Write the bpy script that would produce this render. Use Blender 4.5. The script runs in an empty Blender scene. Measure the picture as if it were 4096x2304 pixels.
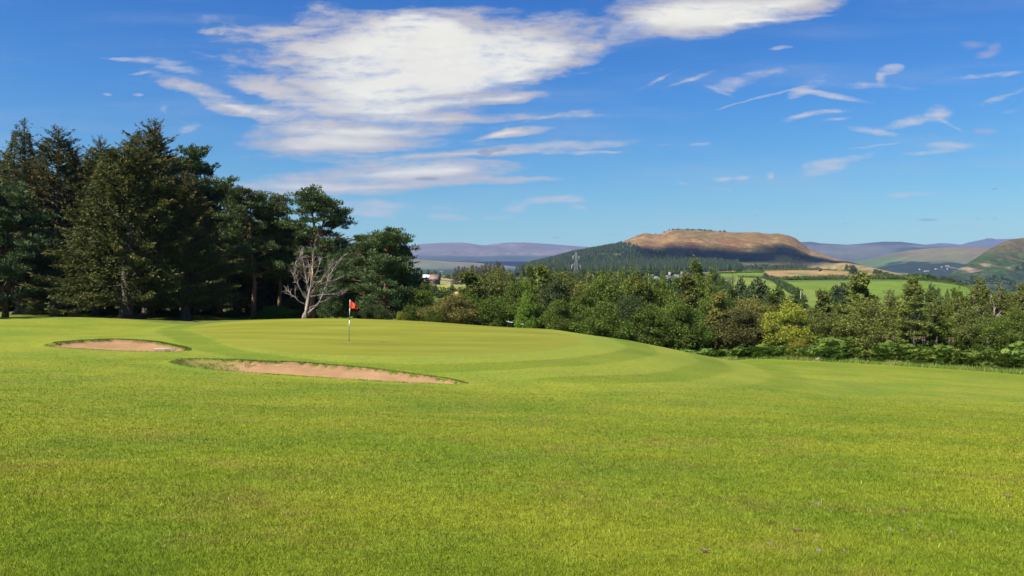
import bpy, math
import numpy as np
from math import radians, sin, cos, pi
C = bpy.context.scene.collection
F0 = 3215.0; CX = 2048.0; CY = 1152.0      # focal length and centre used to read positions off the 4096x2304 photograph
SUN = np.array([-1.20, -0.86, 1.72]); SUN = SUN/np.linalg.norm(SUN)

# ---------------------------------------------------------------- noise
def _h(ix, iy, s):
    n = (ix.astype(np.int64)*374761393 + iy.astype(np.int64)*668265263 + s*1442695041) & 0x7fffffff
    n = ((n ^ (n >> 13))*1274126177) & 0x7fffffff
    n = n ^ (n >> 16)
    return (n & 0xffff)/65535.0
def vnoise(x, y, s=0):
    x = np.asarray(x, float); y = np.asarray(y, float)
    ix = np.floor(x); iy = np.floor(y); fx = x-ix; fy = y-iy
    fx = fx*fx*(3-2*fx); fy = fy*fy*(3-2*fy)
    a = _h(ix, iy, s); b = _h(ix+1, iy, s); c = _h(ix, iy+1, s); d = _h(ix+1, iy+1, s)
    return (a*(1-fx)+b*fx)*(1-fy)+(c*(1-fx)+d*fx)*fy
def fbm(x, y, s=0, o=4):
    t = 0; a = .5; n = 0
    for k in range(o):
        t = t+a*vnoise(x, y, s+k*17); n += a; a *= .5; x = np.asarray(x)*2.03; y = np.asarray(y)*2.03
    return t/n
def sst(a, b, x):
    t = np.clip((np.asarray(x, float)-a)/(b-a), 0, 1); return t*t*(3-2*t)

# ---------------------------------------------------------------- mesh helpers
def mesh_np(name, V, Q=None, T=None, mats=None, mi=None, attrs=None, fattrs=None, smooth=False):
    V = np.asarray(V, np.float32)
    Q = np.zeros((0, 4), int) if Q is None or len(Q) == 0 else np.asarray(Q, int)
    T = np.zeros((0, 3), int) if T is None or len(T) == 0 else np.asarray(T, int)
    me = bpy.data.meshes.new(name)
    me.vertices.add(len(V)); me.vertices.foreach_set('co', V.ravel())
    nl = len(Q)*4+len(T)*3
    me.loops.add(nl)
    me.loops.foreach_set('vertex_index', np.concatenate([Q.ravel(), T.ravel()]).astype(np.int32))
    me.polygons.add(len(Q)+len(T))
    ls = np.concatenate([np.arange(len(Q))*4, len(Q)*4+np.arange(len(T))*3]).astype(np.int32)
    me.polygons.foreach_set('loop_start', ls)
    for m in (mats or []): me.materials.append(m)
    if mi is not None: me.polygons.foreach_set('material_index', np.asarray(mi, np.int32))
    if smooth: me.polygons.foreach_set('use_smooth', np.ones(len(Q)+len(T), bool))
    for k, v in (attrs or {}).items():
        v = np.asarray(v, np.float32)
        if v.ndim == 2:
            a = me.attributes.new(k, 'FLOAT_COLOR', 'POINT'); v4 = np.ones((len(v), 4), np.float32); v4[:, :3] = v; a.data.foreach_set('color', v4.ravel())
        else:
            a = me.attributes.new(k, 'FLOAT', 'POINT'); a.data.foreach_set('value', v)
    for k, v in (fattrs or {}).items():
        a = me.attributes.new(k, 'FLOAT', 'FACE'); a.data.foreach_set('value', np.asarray(v, np.float32))
    me.update(calc_edges=True)
    return me
def link(name, me, parent=None, loc=None, label=None, cat=None, group=None, kind=None):
    o = bpy.data.objects.new(name, me); C.objects.link(o)
    if parent is not None: o.parent = parent
    if loc is not None: o.location = [float(c) for c in loc]
    tag(o, label, cat, group, kind); return o
def tag(o, label=None, cat=None, group=None, kind=None):
    if label: o['label'] = label
    if cat: o['category'] = cat
    if group: o['group'] = group
    if kind: o['kind'] = kind

class Acc:
    """collects quads / tris and a tint per face"""
    def __init__(s): s.V = []; s.Q = []; s.T = []; s.tq = []; s.tt = []; s.n = 0
    def add(s, V, Q=None, T=None, tint=.5):
        V = np.asarray(V, float)
        if Q is not None and len(Q): s.Q.append(np.asarray(Q, int)+s.n); s.tq.append(np.broadcast_to(np.asarray(tint, float), (len(Q),)))
        if T is not None and len(T): s.T.append(np.asarray(T, int)+s.n); s.tt.append(np.broadcast_to(np.asarray(tint, float), (len(T),)))
        s.V.append(V); s.n += len(V)
    def build(s, name, mats, smooth=False):
        V = np.concatenate(s.V) if s.V else np.zeros((0, 3))
        Q = np.concatenate(s.Q) if s.Q else None
        T = np.concatenate(s.T) if s.T else None
        t = np.concatenate(s.tq+s.tt)
        return mesh_np(name, V, Q, T, mats, None, None, {'tint': t}, smooth)
    def diamonds(s, c, d, side, L, W, tint):
        """one leaf-shaped quad per row: c base point, d unit direction, side unit side vector"""
        c = np.asarray(c); L = np.broadcast_to(L, (len(c),))[:, None]; W = np.broadcast_to(W, (len(c),))[:, None]
        m = c+d*L*.45
        V = np.stack([c, m+side*W*.5, c+d*L, m-side*W*.5], 1).reshape(-1, 3)
        Q = np.arange(len(c)*4).reshape(-1, 4)
        s.add(V, Q, None, tint)
    def tube(s, pts, rad, n=6, tint=.5, cap=True):
        pts = np.asarray(pts, float); rad = np.broadcast_to(np.asarray(rad, float), (len(pts),))
        tg = np.gradient(pts, axis=0); tg /= np.linalg.norm(tg, axis=1)[:, None]+1e-9
        ref = np.array([0, 0, 1.0]) if abs(tg[0][2]) < .9 else np.array([1.0, 0, 0])
        V = []
        for p, t, r in zip(pts, tg, rad):
            a = np.cross(t, ref); a /= np.linalg.norm(a)+1e-9; b = np.cross(t, a)
            th = np.arange(n)*2*pi/n
            V.append(p+r*(np.cos(th)[:, None]*a+np.sin(th)[:, None]*b))
        V = np.concatenate(V); k = len(pts); Q = []
        for i in range(k-1):
            for j in range(n):
                Q.append((i*n+j, i*n+(j+1) % n, (i+1)*n+(j+1) % n, (i+1)*n+j))
        T = []
        if cap:
            V = np.vstack([V, pts[-1:], pts[:1]]); e = k*n
            for j in range(n): T += [((k-1)*n+j, (k-1)*n+(j+1) % n, e), ((j+1) % n, j, e+1)]
        s.add(V, Q, T, tint)
    def box(s, c, sz, rz=0, tint=.5, taper=1.0):
        x, y, z = np.asarray(sz)/2.0
        V = np.array([[-x, -y, -z], [x, -y, -z], [x, y, -z], [-x, y, -z], [-x*taper, -y*taper, z], [x*taper, -y*taper, z], [x*taper, y*taper, z], [-x*taper, y*taper, z]])
        R = np.array([[cos(rz), -sin(rz), 0], [sin(rz), cos(rz), 0], [0, 0, 1]])
        V = V@R.T+np.asarray(c)
        s.add(V, [(0, 3, 2, 1), (4, 5, 6, 7), (0, 1, 5, 4), (1, 2, 6, 5), (2, 3, 7, 6), (3, 0, 4, 7)], None, tint)
def unit(v): return v/(np.linalg.norm(v, axis=-1, keepdims=True)+1e-9)
def rsphere(rng, n):
    return unit(rng.normal(size=(n, 3)))

# ---------------------------------------------------------------- materials
class NT:
    def __init__(s, tree): s.t = tree; s.n = tree.nodes; s.l = tree.links
    def new(s, typ, **kw):
        nd = s.n.new(typ)
        for k, v in kw.items():
            if k.startswith('i_'):
                key = k[2:]; nd.inputs[int(key) if key.isdigit() else key].default_value = v
            else: setattr(nd, k, v)
        return nd
    def link(s, a, b): s.l.new(a, b)
    def math(s, op, a, b=None, clamp=False):
        nd = s.n.new('ShaderNodeMath'); nd.operation = op; nd.use_clamp = clamp
        for i, v in enumerate((a, b)):
            if v is None: continue
            if isinstance(v, (int, float)): nd.inputs[i].default_value = v
            else: s.l.new(v, nd.inputs[i])
        return nd.outputs[0]
    def mix(s, f, a, b, mode='MIX'):
        nd = s.n.new('ShaderNodeMix'); nd.data_type = 'RGBA'; nd.blend_type = mode
        for i, v in ((0, f), (6, a), (7, b)):
            if isinstance(v, (int, float)): nd.inputs[i].default_value = v
            elif isinstance(v, tuple): nd.inputs[i].default_value = (*v[:3], 1)
            else: s.l.new(v, nd.inputs[i])
        return nd.outputs[2]
    def noise(s, vec, scale, detail=3, rough=.5, dist=0):
        nd = s.n.new('ShaderNodeTexNoise'); nd.inputs['Scale'].default_value = scale; nd.inputs['Detail'].default_value = detail
        nd.inputs['Roughness'].default_value = rough; nd.inputs['Distortion'].default_value = dist
        if vec is not None: s.l.new(vec, nd.inputs['Vector'])
        return nd.outputs[0]
    def ramp(s, f, stops):
        nd = s.n.new('ShaderNodeValToRGB'); e = nd.color_ramp.elements
        while len(e) < len(stops): e.new(.5)
        for el, (p, c) in zip(e, stops): el.position = p; el.color = (*c[:3], 1)
        s.l.new(f, nd.inputs[0]); return nd.outputs[0]
    def sm(s, f, a, b):
        nd = s.n.new('ShaderNodeMapRange'); nd.interpolation_type = 'SMOOTHSTEP'
        nd.inputs[1].default_value = a; nd.inputs[2].default_value = b
        s.l.new(f, nd.inputs[0]); return nd.outputs[0]
    def map(s, vec, scale=(1, 1, 1), loc=(0, 0, 0), rot=(0, 0, 0), typ='POINT'):
        nd = s.n.new('ShaderNodeMapping'); nd.vector_type = typ
        nd.inputs['Location'].default_value = loc; nd.inputs['Rotation'].default_value = rot; nd.inputs['Scale'].default_value = scale
        s.l.new(vec, nd.inputs['Vector']); return nd.outputs[0]
def newmat(name):
    m = bpy.data.materials.new(name); m.use_nodes = True; m.node_tree.nodes.clear()
    return m, NT(m.node_tree)
def out(nt, sh):
    o = nt.new('ShaderNodeOutputMaterial'); nt.link(sh, o.inputs['Surface'])
FOL = 1.38
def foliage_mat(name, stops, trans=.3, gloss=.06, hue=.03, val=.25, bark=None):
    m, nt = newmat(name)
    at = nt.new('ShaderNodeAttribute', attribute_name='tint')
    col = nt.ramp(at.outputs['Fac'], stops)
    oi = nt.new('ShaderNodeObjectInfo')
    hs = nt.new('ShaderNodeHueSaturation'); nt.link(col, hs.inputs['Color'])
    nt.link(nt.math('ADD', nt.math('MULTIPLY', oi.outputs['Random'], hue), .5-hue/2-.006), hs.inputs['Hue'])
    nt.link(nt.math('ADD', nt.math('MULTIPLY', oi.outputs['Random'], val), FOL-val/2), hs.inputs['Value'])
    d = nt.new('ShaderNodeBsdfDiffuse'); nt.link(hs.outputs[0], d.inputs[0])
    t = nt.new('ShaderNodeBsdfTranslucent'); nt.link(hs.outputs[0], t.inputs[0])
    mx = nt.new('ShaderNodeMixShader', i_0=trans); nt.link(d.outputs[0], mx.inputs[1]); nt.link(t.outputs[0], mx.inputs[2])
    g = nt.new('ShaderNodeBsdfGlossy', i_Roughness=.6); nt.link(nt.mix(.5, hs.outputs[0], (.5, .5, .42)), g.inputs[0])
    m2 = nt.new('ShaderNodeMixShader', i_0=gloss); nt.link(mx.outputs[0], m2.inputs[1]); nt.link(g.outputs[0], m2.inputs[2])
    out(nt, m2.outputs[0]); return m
def bark_mat(name, c1, c2, scale=6):
    m, nt = newmat(name)
    tc = nt.new('ShaderNodeTexCoord')
    v = nt.map(tc.outputs['Object'], (1, 1, .25))
    n = nt.noise(v, scale, 5, .65)
    col = nt.ramp(n, [(.32, c1), (.66, c2)])
    b = nt.new('ShaderNodeBump', i_Strength=.6, i_Distance=.05); nt.link(n, b.inputs['Height'])
    p = nt.new('ShaderNodeBsdfPrincipled', i_Roughness=.9); nt.link(col, p.inputs['Base Color']); nt.link(b.outputs[0], p.inputs['Normal'])
    p.inputs['Specular IOR Level'].default_value = .15
    out(nt, p.outputs[0]); return m
def plain_mat(name, c, rough=.6, var=.15, scale=8, metal=0, coord='Object'):
    m, nt = newmat(name)
    tc = nt.new('ShaderNodeTexCoord')
    n = nt.noise(tc.outputs[coord], scale, 4, .6)
    dark = tuple(x*(1-var) for x in c); lite = tuple(min(1, x*(1+var)) for x in c)
    col = nt.ramp(n, [(.3, dark), (.7, lite)])
    p = nt.new('ShaderNodeBsdfPrincipled', i_Roughness=rough, i_Metallic=metal); nt.link(col, p.inputs['Base Color'])
    out(nt, p.outputs[0]); return m
# ================================================================ terrain
def W(px, Y, Z=None, py=None):
    X = (px-CX)/F0*Y
    return (X, Y, (CY-py)/F0*Y if Z is None else Z)
ctrl = []
def cp(px, py, Y): ctrl.append(W(px, Y, py=py))
# near ground (world)
for x in (-14, -5, 0, 5, 14):
    ctrl.append((x, 4.4, -1.58-0.004*x)); ctrl.append((x, -6, -.95)); 
for x in (-60, 60): ctrl.append((x, 0, -1.6-.02*x)); ctrl.append((x, -40, 0.5))
ctrl.append((0, -40, .6))
for px, y10, y24 in ((-900, -1.9, -2.35), (100, -1.95, -2.6), (1400, -1.97, -2.93), (2600, -2.03, -3.2), (4000, -2.1, -3.7), (5200, -2.15, -4.0)):
    ctrl.append(W(px, 10, Z=y10)); ctrl.append(W(px, 24, Z=y24))
# bunker bank and hollow
for p in ((1400, 1522, 27), (1000, 1497, 27), (780, 1470, 27.5), (1860, 1545, 26.5), (250, 1400, 35), (600, 1409, 34.5), (0, 1400, 34),
          (200, 1366, 38), (420, 1360, 38.5), (760, 1402, 36), (1300, 1455, 30.6), (1500, 1477, 29.6), (1700, 1508, 28.3), (900, 1444, 31),
          # green
          (1300, 1420, 33), (1700, 1424, 33), (1900, 1421, 33.6), (1000, 1388, 36.5), (1396, 1370, 40), (1400, 1306, 50), (1400, 1275, 56.5), (1000, 1322, 46),
          (747, 1322, 50), (512, 1330, 49), (850, 1297, 54.5), (1700, 1286, 56.5), (2069, 1311, 54), (2243, 1334, 50), (2350, 1366, 44), (2000, 1375, 41), (1700, 1372, 41),
          (1000, 1281, 57.5),
          # right apron
          (2505, 1389, 43.5), (2250, 1324, 54), (2500, 1360, 50), (2700, 1401, 47), (2880, 1440, 46), (1894, 1457, 31), (2208, 1500, 29), (2280, 1542, 27), (2700, 1515, 31.5),
          (2630, 1440, 37), (3000, 1480, 43), (3400, 1500, 43),
          # right lawn edge
          (3000, 1437, 65), (3500, 1459, 58), (4096, 1500, 50), (3300, 1560, 33), (3900, 1600, 31), (4600, 1560, 42), (4700, 1600, 33),
          # left
          (0, 1269, 62), (-500, 1265, 62), (350, 1270, 61), (580, 1288, 60), (0, 1330, 45), (350, 1335, 46)):
    cp(*p)
# behind the crests
for px, Y, Z in ((850, 62, -2.9), (1000, 64, -2.75), (1400, 65, -2.75), (1700, 65, -3.3), (2069, 62, -3.9), (2300, 60, -4.7), (2500, 58, -5.2), (2700, 58, -5.7), (2880, 60, -5.8),
                 (0, 75, -2.75), (-600, 75, -2.7), (500, 75, -2.95), (1000, 76, -3.0), (1400, 76, -3.2), (1700, 76, -4.6), (2200, 74, -6.2), (2700, 74, -7.0), (3300, 74, -7.0), (4096, 66, -6.4), (4800, 66, -6.4),
                 (0, 95, -3), (1000, 95, -3.3), (1700, 95, -7), (2400, 95, -9), (3300, 95, -9.2), (4400, 90, -9)):
    ctrl.append(W(px, Y, Z=Z))
ctrl = np.array(ctrl)
def _U(r2): return np.where(r2 > 1e-9, .5*r2*np.log(r2+1e-12), 0)
_S = 30.0
def tps_fit(P, lam=1e-4):
    xy = P[:, :2]/_S; n = len(P)
    K = _U(((xy[:, None]-xy[None])**2).sum(-1))+lam*np.eye(n)
    A = np.zeros((n+3, n+3)); A[:n, :n] = K; A[:n, n] = 1; A[:n, n+1:] = xy; A[n, :n] = 1; A[n+1:, :n] = xy.T
    return xy, np.linalg.solve(A, np.concatenate([P[:, 2], np.zeros(3)]))
_txy, _tw = tps_fit(ctrl)
def H0(x, y):
    x = np.asarray(x, float); y = np.asarray(y, float); sh = np.broadcast(x, y).shape
    q = np.stack([np.broadcast_to(x, sh).ravel(), np.broadcast_to(y, sh).ravel()], 1)/_S; res = np.empty(len(q)); n = len(_txy)
    for i in range(0, len(q), 20000):
        b = q[i:i+20000]
        res[i:i+20000] = _U(((b[:, None]-_txy[None])**2).sum(-1))@_tw[:n]+_tw[n]+b@_tw[n+1:]
    return res.reshape(sh)
# far valley: rows of image heights at given distances
_G = np.array([-2500, -800, 0, 1500, 1700, 1950, 2200, 2500, 2900, 3100, 3300, 3500, 3700, 3820, 3900, 4096, 4900, 6600.])
_R = [
 (60,  [1290, 1290, 1290, 1300, 1340, 1400, 1430, 1450, 1460, 1460, 1460, 1460, 1465, 1470, 1470, 1470, 1470, 1470]),
 (90,  [1245, 1245, 1245, 1270, 1340, 1410, 1440, 1465, 1480, 1480, 1475, 1475, 1475, 1470, 1470, 1470, 1470, 1470]),
 (150, [1210, 1210, 1210, 1260, 1295, 1340, 1370, 1375, 1375, 1375, 1375, 1375, 1375, 1375, 1375, 1380, 1380, 1380]),
 (260, [1180, 1180, 1180, 1195, 1195, 1215, 1250, 1260, 1255, 1250, 1250, 1255, 1260, 1265, 1270, 1280, 1300, 1300]),
 (380, [1165, 1165, 1165, 1150, 1154, 1160, 1190, 1195, 1197, 1192, 1192, 1195, 1200, 1207, 1217, 1260, 1290, 1290]),
 (600, [1130, 1130, 1130, 1118, 1114, 1122, 1140, 1132, 1118, 1126, 1127, 1122, 1124, 1138, 1156, 1215, 1270, 1270]),
 (750, [1118, 1118, 1118, 1106, 1104, 1107, 1116, 1113, 1101, 1109, 1108, 1106, 1117, 1131, 1151, 1212, 1270, 1270]),
 (950, [1112, 1112, 1112, 1108, 1107, 1108, 1110, 1102, 1085, 1084, 1084, 1091, 1110, 1125, 1146, 1212, 1270, 1270]),
 (1400, [1112, 1112, 1112, 1112, 1112, 1112, 1108, 1104, 1092, 1092, 1094, 1102, 1125, 1150, 1180, 1220, 1250, 1250]),
 (2500, [1100, 1100, 1100, 1096, 1096, 1096, 1100, 1125, 1125, 1125, 1125, 1130, 1150, 1160, 1170, 1180, 1180, 1180]),
 (5000, [1084, 1084, 1084, 1078, 1078, 1080, 1095, 1110, 1120, 1120, 1125, 1130, 1130, 1130, 1130, 1130, 1130, 1130]),
 (9000, [1090]*18), (16000, [1120]*18)]
_RY = np.log(np.array([r[0] for r in _R])); _RV = np.array([r[1] for r in _R], float)
def Hv(x, y):
    x = np.asarray(x, float); y = np.asarray(y, float); r = np.hypot(x, y)+1e-6
    th = np.arctan2(x, y); lim = radians(52)
    tc = np.clip(th, -lim, lim); Ye = r*np.cos(tc); px = CX+F0*np.tan(tc)
    ly = np.log(np.clip(Ye, 60, 16000))
    j = np.clip(np.searchsorted(_RY, ly)-1, 0, len(_RY)-2); f = (ly-_RY[j])/(_RY[j+1]-_RY[j])
    cols = np.stack([np.interp(px, _G, row) for row in _RV], -1)
    a = np.take_along_axis(cols, j[..., None], -1)[..., 0]; b = np.take_along_axis(cols, (j+1)[..., None], -1)[..., 0]
    py = a*(1-f)+b*f
    Z = (CY-py)/F0*Ye
    Z = Z+np.clip((r-200)/600, 0, 1)*(fbm(x/90, y/90, 5)-.5)*np.clip(r*.004, 0, 6)
    back = sst(radians(80), radians(130), np.abs(th))
    return Z*(1-back)+(-1.0+.01*r*0)*back
def H1(x, y):
    """ground without the bunkers' hollows"""
    x = np.asarray(x, float); y = np.asarray(y, float)
    r = np.hypot(x, y)
    w = np.maximum(np.maximum(sst(70, 95, y), sst(60, 110, np.abs(x))), sst(30, 80, -y))
    z0 = np.clip(H0(np.clip(x, -110, 110), np.clip(y, -80, 96)), -14, 3)
    return z0*(1-w)+Hv(x, y)*w
def cast(px, py, y0=5.0, y1=80.0):
    """where the sight line through a point of the photograph meets the ground"""
    Y = np.linspace(y0, y1, 1500); X = (px-CX)/F0*Y; Z = (CY-py)/F0*Y
    d = Z-H0(X, Y); i = np.where(d < 0)[0]
    if len(i) == 0: i = [int(np.argmin(d))]
    i = i[0]; return (X[i], Y[i])
def castv(px, py, y0=120., y1=1500.):
    Y = np.exp(np.linspace(math.log(y0), math.log(y1), 1500)); X = (px-CX)/F0*Y; Z = (CY-py)/F0*Y
    d = Z-Hv(X, Y); i = np.where(d < 0)[0]
    i = i[0] if len(i) else int(np.argmin(d))
    return (X[i], Y[i])
def smooth_poly(P, it=3):
    P = np.asarray(P, float)
    for _ in range(it):
        N = np.roll(P, -1, 0); P = np.stack([.75*P+.25*N, .25*P+.75*N], 1).reshape(-1, 2)
    return P
def sdf(x, y, P):
    """signed distance to a closed polygon, negative inside"""
    x = np.asarray(x, float).ravel(); y = np.asarray(y, float).ravel(); d = np.full(len(x), 1e18); ins = np.zeros(len(x), bool)
    for a, b in zip(P, np.roll(P, -1, 0)):
        e = b-a; wx = x-a[0]; wy = y-a[1]
        t = np.clip((wx*e[0]+wy*e[1])/(e@e+1e-12), 0, 1)
        d = np.minimum(d, (wx-e[0]*t)**2+(wy-e[1]*t)**2)
        c = (a[1] > y) != (b[1] > y)
        xi = a[0]+(y-a[1])*(b[0]-a[0])/(b[1]-a[1]+1e-15)
        ins ^= c & (x < xi)
    d = np.sqrt(d); return np.where(ins, -d, d)
def wx(px, Y): return ((px-CX)/F0*Y, Y)
green_poly = smooth_poly([wx(747, 49.5), cast(850, 1356), cast(990, 1390), cast(1150, 1408), cast(1300, 1420), cast(1600, 1425), cast(1900, 1421), cast(2120, 1409), cast(2270, 1390),
    cast(2345, 1366), wx(2310, 47.5), wx(2200, 52), wx(2069, 56), wx(1850, 58.5), wx(1600, 60.5), wx(1300, 61), wx(1050, 59.5), wx(880, 56.5), wx(770, 53)], 2)
bunk2 = smooth_poly([cast(692, 1456), cast(760, 1472), cast(880, 1484), cast(1000, 1494), cast(1200, 1508), cast(1400, 1519), cast(1600, 1532), cast(1780, 1541), cast(1868, 1541),
    cast(1800, 1522), cast(1700, 1508), cast(1560, 1490), cast(1440, 1474), cast(1330, 1467), cast(1240, 1458), cast(1130, 1452), cast(1020, 1450), cast(930, 1444), cast(850, 1444), cast(780, 1442), cast(715, 1444)], 2)
bunk1 = smooth_poly([cast(188, 1389), cast(300, 1397), cast(420, 1404), cast(560, 1410), cast(680, 1411), cast(752, 1406),
    cast(735, 1394), cast(670, 1382), cast(610, 1370), cast(540, 1366), cast(450, 1362), cast(350, 1366), cast(260, 1371), cast(200, 1380)], 2)
def carve(z, x, y, P, depth):
    d = sdf(x, y, P).reshape(z.shape)
    ins = np.clip(-d, 0, None)
    hole = np.where(d < 0, .10*sst(0, .12, ins)+depth*sst(0.05, 1.5, ins), 0)
    n = (fbm(x*1.3, y*1.3, 3)-.5)*.12+(fbm(x*4, y*5, 9, 3)-.5)*.09+(fbm(x*9, y*12, 19, 2)-.5)*.04
    z = z-hole+np.where(d < 0, n*sst(0, .5, ins), 0)
    z = z+.05*np.exp(-(d/.35)**2)*(d >= 0)+0.05*np.exp(-(d/.35)**2)*(d < 0)*0
    return z, d
def G(x, y):
    """the ground with everything on it"""
    x = np.asarray(x, float); y = np.asarray(y, float)
    z = H1(x, y)
    z, d1 = carve(z, x, y, bunk1, .22); z, d2 = carve(z, x, y, bunk2, .30)
    return z
def gz(x, y):
    r = float(H1(np.array([x]), np.array([y]))[0]); return r

# ---- colours as attributes
def ring_attr(x, y, dg):
    """mown bands around the green: -1 dark .. 1 light"""
    s = dg+np.interp(x, [-14, -4], [2.1, 0])
    b = np.zeros_like(dg)
    for a0, a1, v in ((0, 2.3, .9), (2.3, 4.1, -.9), (4.1, 6.1, .8), (6.1, 7.9, -.85), (7.9, 9.6, .6), (9.6, 11.2, -.7)):
        b = b+v*sst(a0-.12, a0+.12, s)*(1-sst(a1-.12, a1+.12, s))
    lim = np.interp(x, [-12, -4, 6, 14], [2.6, 3.2, 9, 11.5])
    b = b*(1-sst(lim, lim+.7, dg))*sst(-.1, .1, dg)*(.6+.7*fbm(x/5, y/5, 31))
    return b

# ---- the course sheet: tensor grid, split between lawn, green and two bunkers
def seq(segs):
    o = []
    for a, b, s in segs: o += list(np.arange(a, b, s))
    return np.array(o+[segs[-1][1]])
gx = seq([(-110, -60, 5), (-60, -42, 1.0), (-42, -23, .3), (-23, 3, .2), (3, 22, .3), (22, 45, .6), (45, 60, 1.5), (60, 110, 5)])
gy = seq([(-60, -10, 5), (-10, 4, 1), (4, 20, .4), (20, 25.5, .25), (25.5, 40, .15), (40, 66, .25), (66, 76, .6), (76, 100, 2)])
GX, GY = np.meshgrid(gx, gy)
sh = GX.shape
xs, ys = GX.ravel().copy(), GY.ravel().copy()
for P in (green_poly, bunk1, bunk2):     # pull grid vertices onto the outlines so the edges run smooth
    bb0 = P.min(0)-1; bb1 = P.max(0)+1
    k = np.where((xs > bb0[0]) & (xs < bb1[0]) & (ys > bb0[1]) & (ys < bb1[1]))[0]
    d = sdf(xs[k], ys[k], P); e = 1e-3
    gxx = (sdf(xs[k]+e, ys[k], P)-d)/e; gyy = (sdf(xs[k], ys[k]+e, P)-d)/e
    m = np.abs(d) < .09
    xs[k[m]] -= d[m]*gxx[m]; ys[k[m]] -= d[m]*gyy[m]
zz = H1(xs, ys)
zz, d1 = carve(zz, xs, ys, bunk1, .22)
zz, d2 = carve(zz, xs, ys, bunk2, .30)
dg = sdf(xs, ys, green_poly)
zz = zz+(fbm(xs/1.7, ys/1.7, 77, 3)-.5)*.05*sst(.2, 2, dg)*sst(.1, .5, np.minimum(d1, d2))
ring = ring_attr(xs, ys, dg)
# longer turf / rough strip beyond the lawn's right and rear edge
_edge = np.array([cast(2880, 1438, 40)[:2], wx(3000, 66), wx(3250, 62), wx(3500, 58.5), wx(3800, 54), wx(4096, 50.3), wx(4500, 46)])
def rough_amt(x, y):
    ye = np.interp(x, [-200, -40, -26, -16, 5, 14, 16.5]+list(_edge[1:, 0]), [62, 64, 62, 63, 64, 62, 64]+list(_edge[1:, 1]))
    return sst(-.15, .15, y-ye), y-ye
rough, redge = rough_amt(xs, ys)
# the lawn on the right: a band mown the other way along its far edge
band = -.7*sst(-9, -8.6, redge)*(1-sst(-2.2, -1.8, redge))*sst(14, 17, xs)*sst(.5, .0, rough)
band += .5*sst(-2.2, -1.8, redge)*sst(14, 17, xs)*(1-rough)
ring = ring+band
n1 = sh[1]; ii = np.arange(sh[0]-1)[:, None]*n1+np.arange(n1-1)[None]
Qall = np.stack([ii, ii+1, ii+1+n1, ii+n1], -1).reshape(-1, 4)
fg = dg[Qall].mean(1) < 0; f1 = d1[Qall].mean(1) < 0; f2 = d2[Qall].mean(1) < 0
Vall = np.stack([xs, ys, zz], 1)
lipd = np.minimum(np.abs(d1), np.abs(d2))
for _P, _d in ((bunk1, d1), (bunk2, d2)):      # only the far, undercut lip is coloured darker
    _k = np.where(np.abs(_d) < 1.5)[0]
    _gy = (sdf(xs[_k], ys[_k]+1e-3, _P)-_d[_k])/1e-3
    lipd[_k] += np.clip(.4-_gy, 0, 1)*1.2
def submesh(name, sel, mats):
    q = Qall[sel]; u, inv = np.unique(q.ravel(), return_inverse=True)
    return mesh_np(name, Vall[u], inv.reshape(-1, 4), None, mats, None,
                   {'ring': ring[u], 'dgreen': dg[u], 'rough': rough[u], 'lip': lipd[u]}, None, True)

# ---- turf colour shared by the lawn sheet and the blades of grass standing on it
def turf_group():
    g = bpy.data.node_groups.new('turf_colour', 'ShaderNodeTree')
    g.interface.new_socket('Ring', in_out='INPUT', socket_type='NodeSocketFloat')
    g.interface.new_socket('Rough', in_out='INPUT', socket_type='NodeSocketFloat')
    g.interface.new_socket('Color', in_out='OUTPUT', socket_type='NodeSocketColor')
    nt = NT(g); gi = nt.new('NodeGroupInput'); go = nt.new('NodeGroupOutput')
    geo = nt.new('ShaderNodeNewGeometry'); P = geo.outputs['Position']
    base_g = (.205, .280, .022); base_y = (.305, .335, .027); brown = (.325, .258, .052); deep = (.130, .215, .024)
    a = nt.noise(nt.map(P, (.24, .30, .1)), 1, 6, .66)
    b = nt.noise(nt.map(P, (.7, 1.0, .4)), 1, 5, .68)
    c = nt.noise(nt.map(P, (.24, .40, .1), (7, 3, 0)), 1, 5, .68)
    col = nt.mix(nt.sm(a, .36, .62), base_g, base_y)
    col = nt.mix(nt.math('MULTIPLY', nt.sm(b, .50, .72), .70), col, brown)
    col = nt.mix(nt.math('MULTIPLY', nt.sm(c, .52, .74), .48), col, deep)
    fine = nt.noise(nt.map(P, (6, 6, 6)), 1, 4, .7)
    col = nt.mix(1, col, nt.ramp(fine, [(.25, (.72, .72, .72)), (.75, (1.25, 1.25, 1.25))]), 'MULTIPLY')
    r = gi.outputs['Ring']
    col = nt.mix(nt.math('MULTIPLY', nt.math('MAXIMUM', r, 0), .62), col, (.29, .335, .04))
    col = nt.mix(nt.math('MULTIPLY', nt.math('MAXIMUM', nt.math('MULTIPLY', r, -1), 0), .52), col, (.135, .205, .014))
    col = nt.mix(nt.math('MULTIPLY', gi.outputs['Rough'], .8), col, nt.mix(nt.sm(b, .4, .6), (.11, .17, .025), (.2, .2, .05)))
    nt.link(col, go.inputs[0]); return g
TURF = turf_group()
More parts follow.
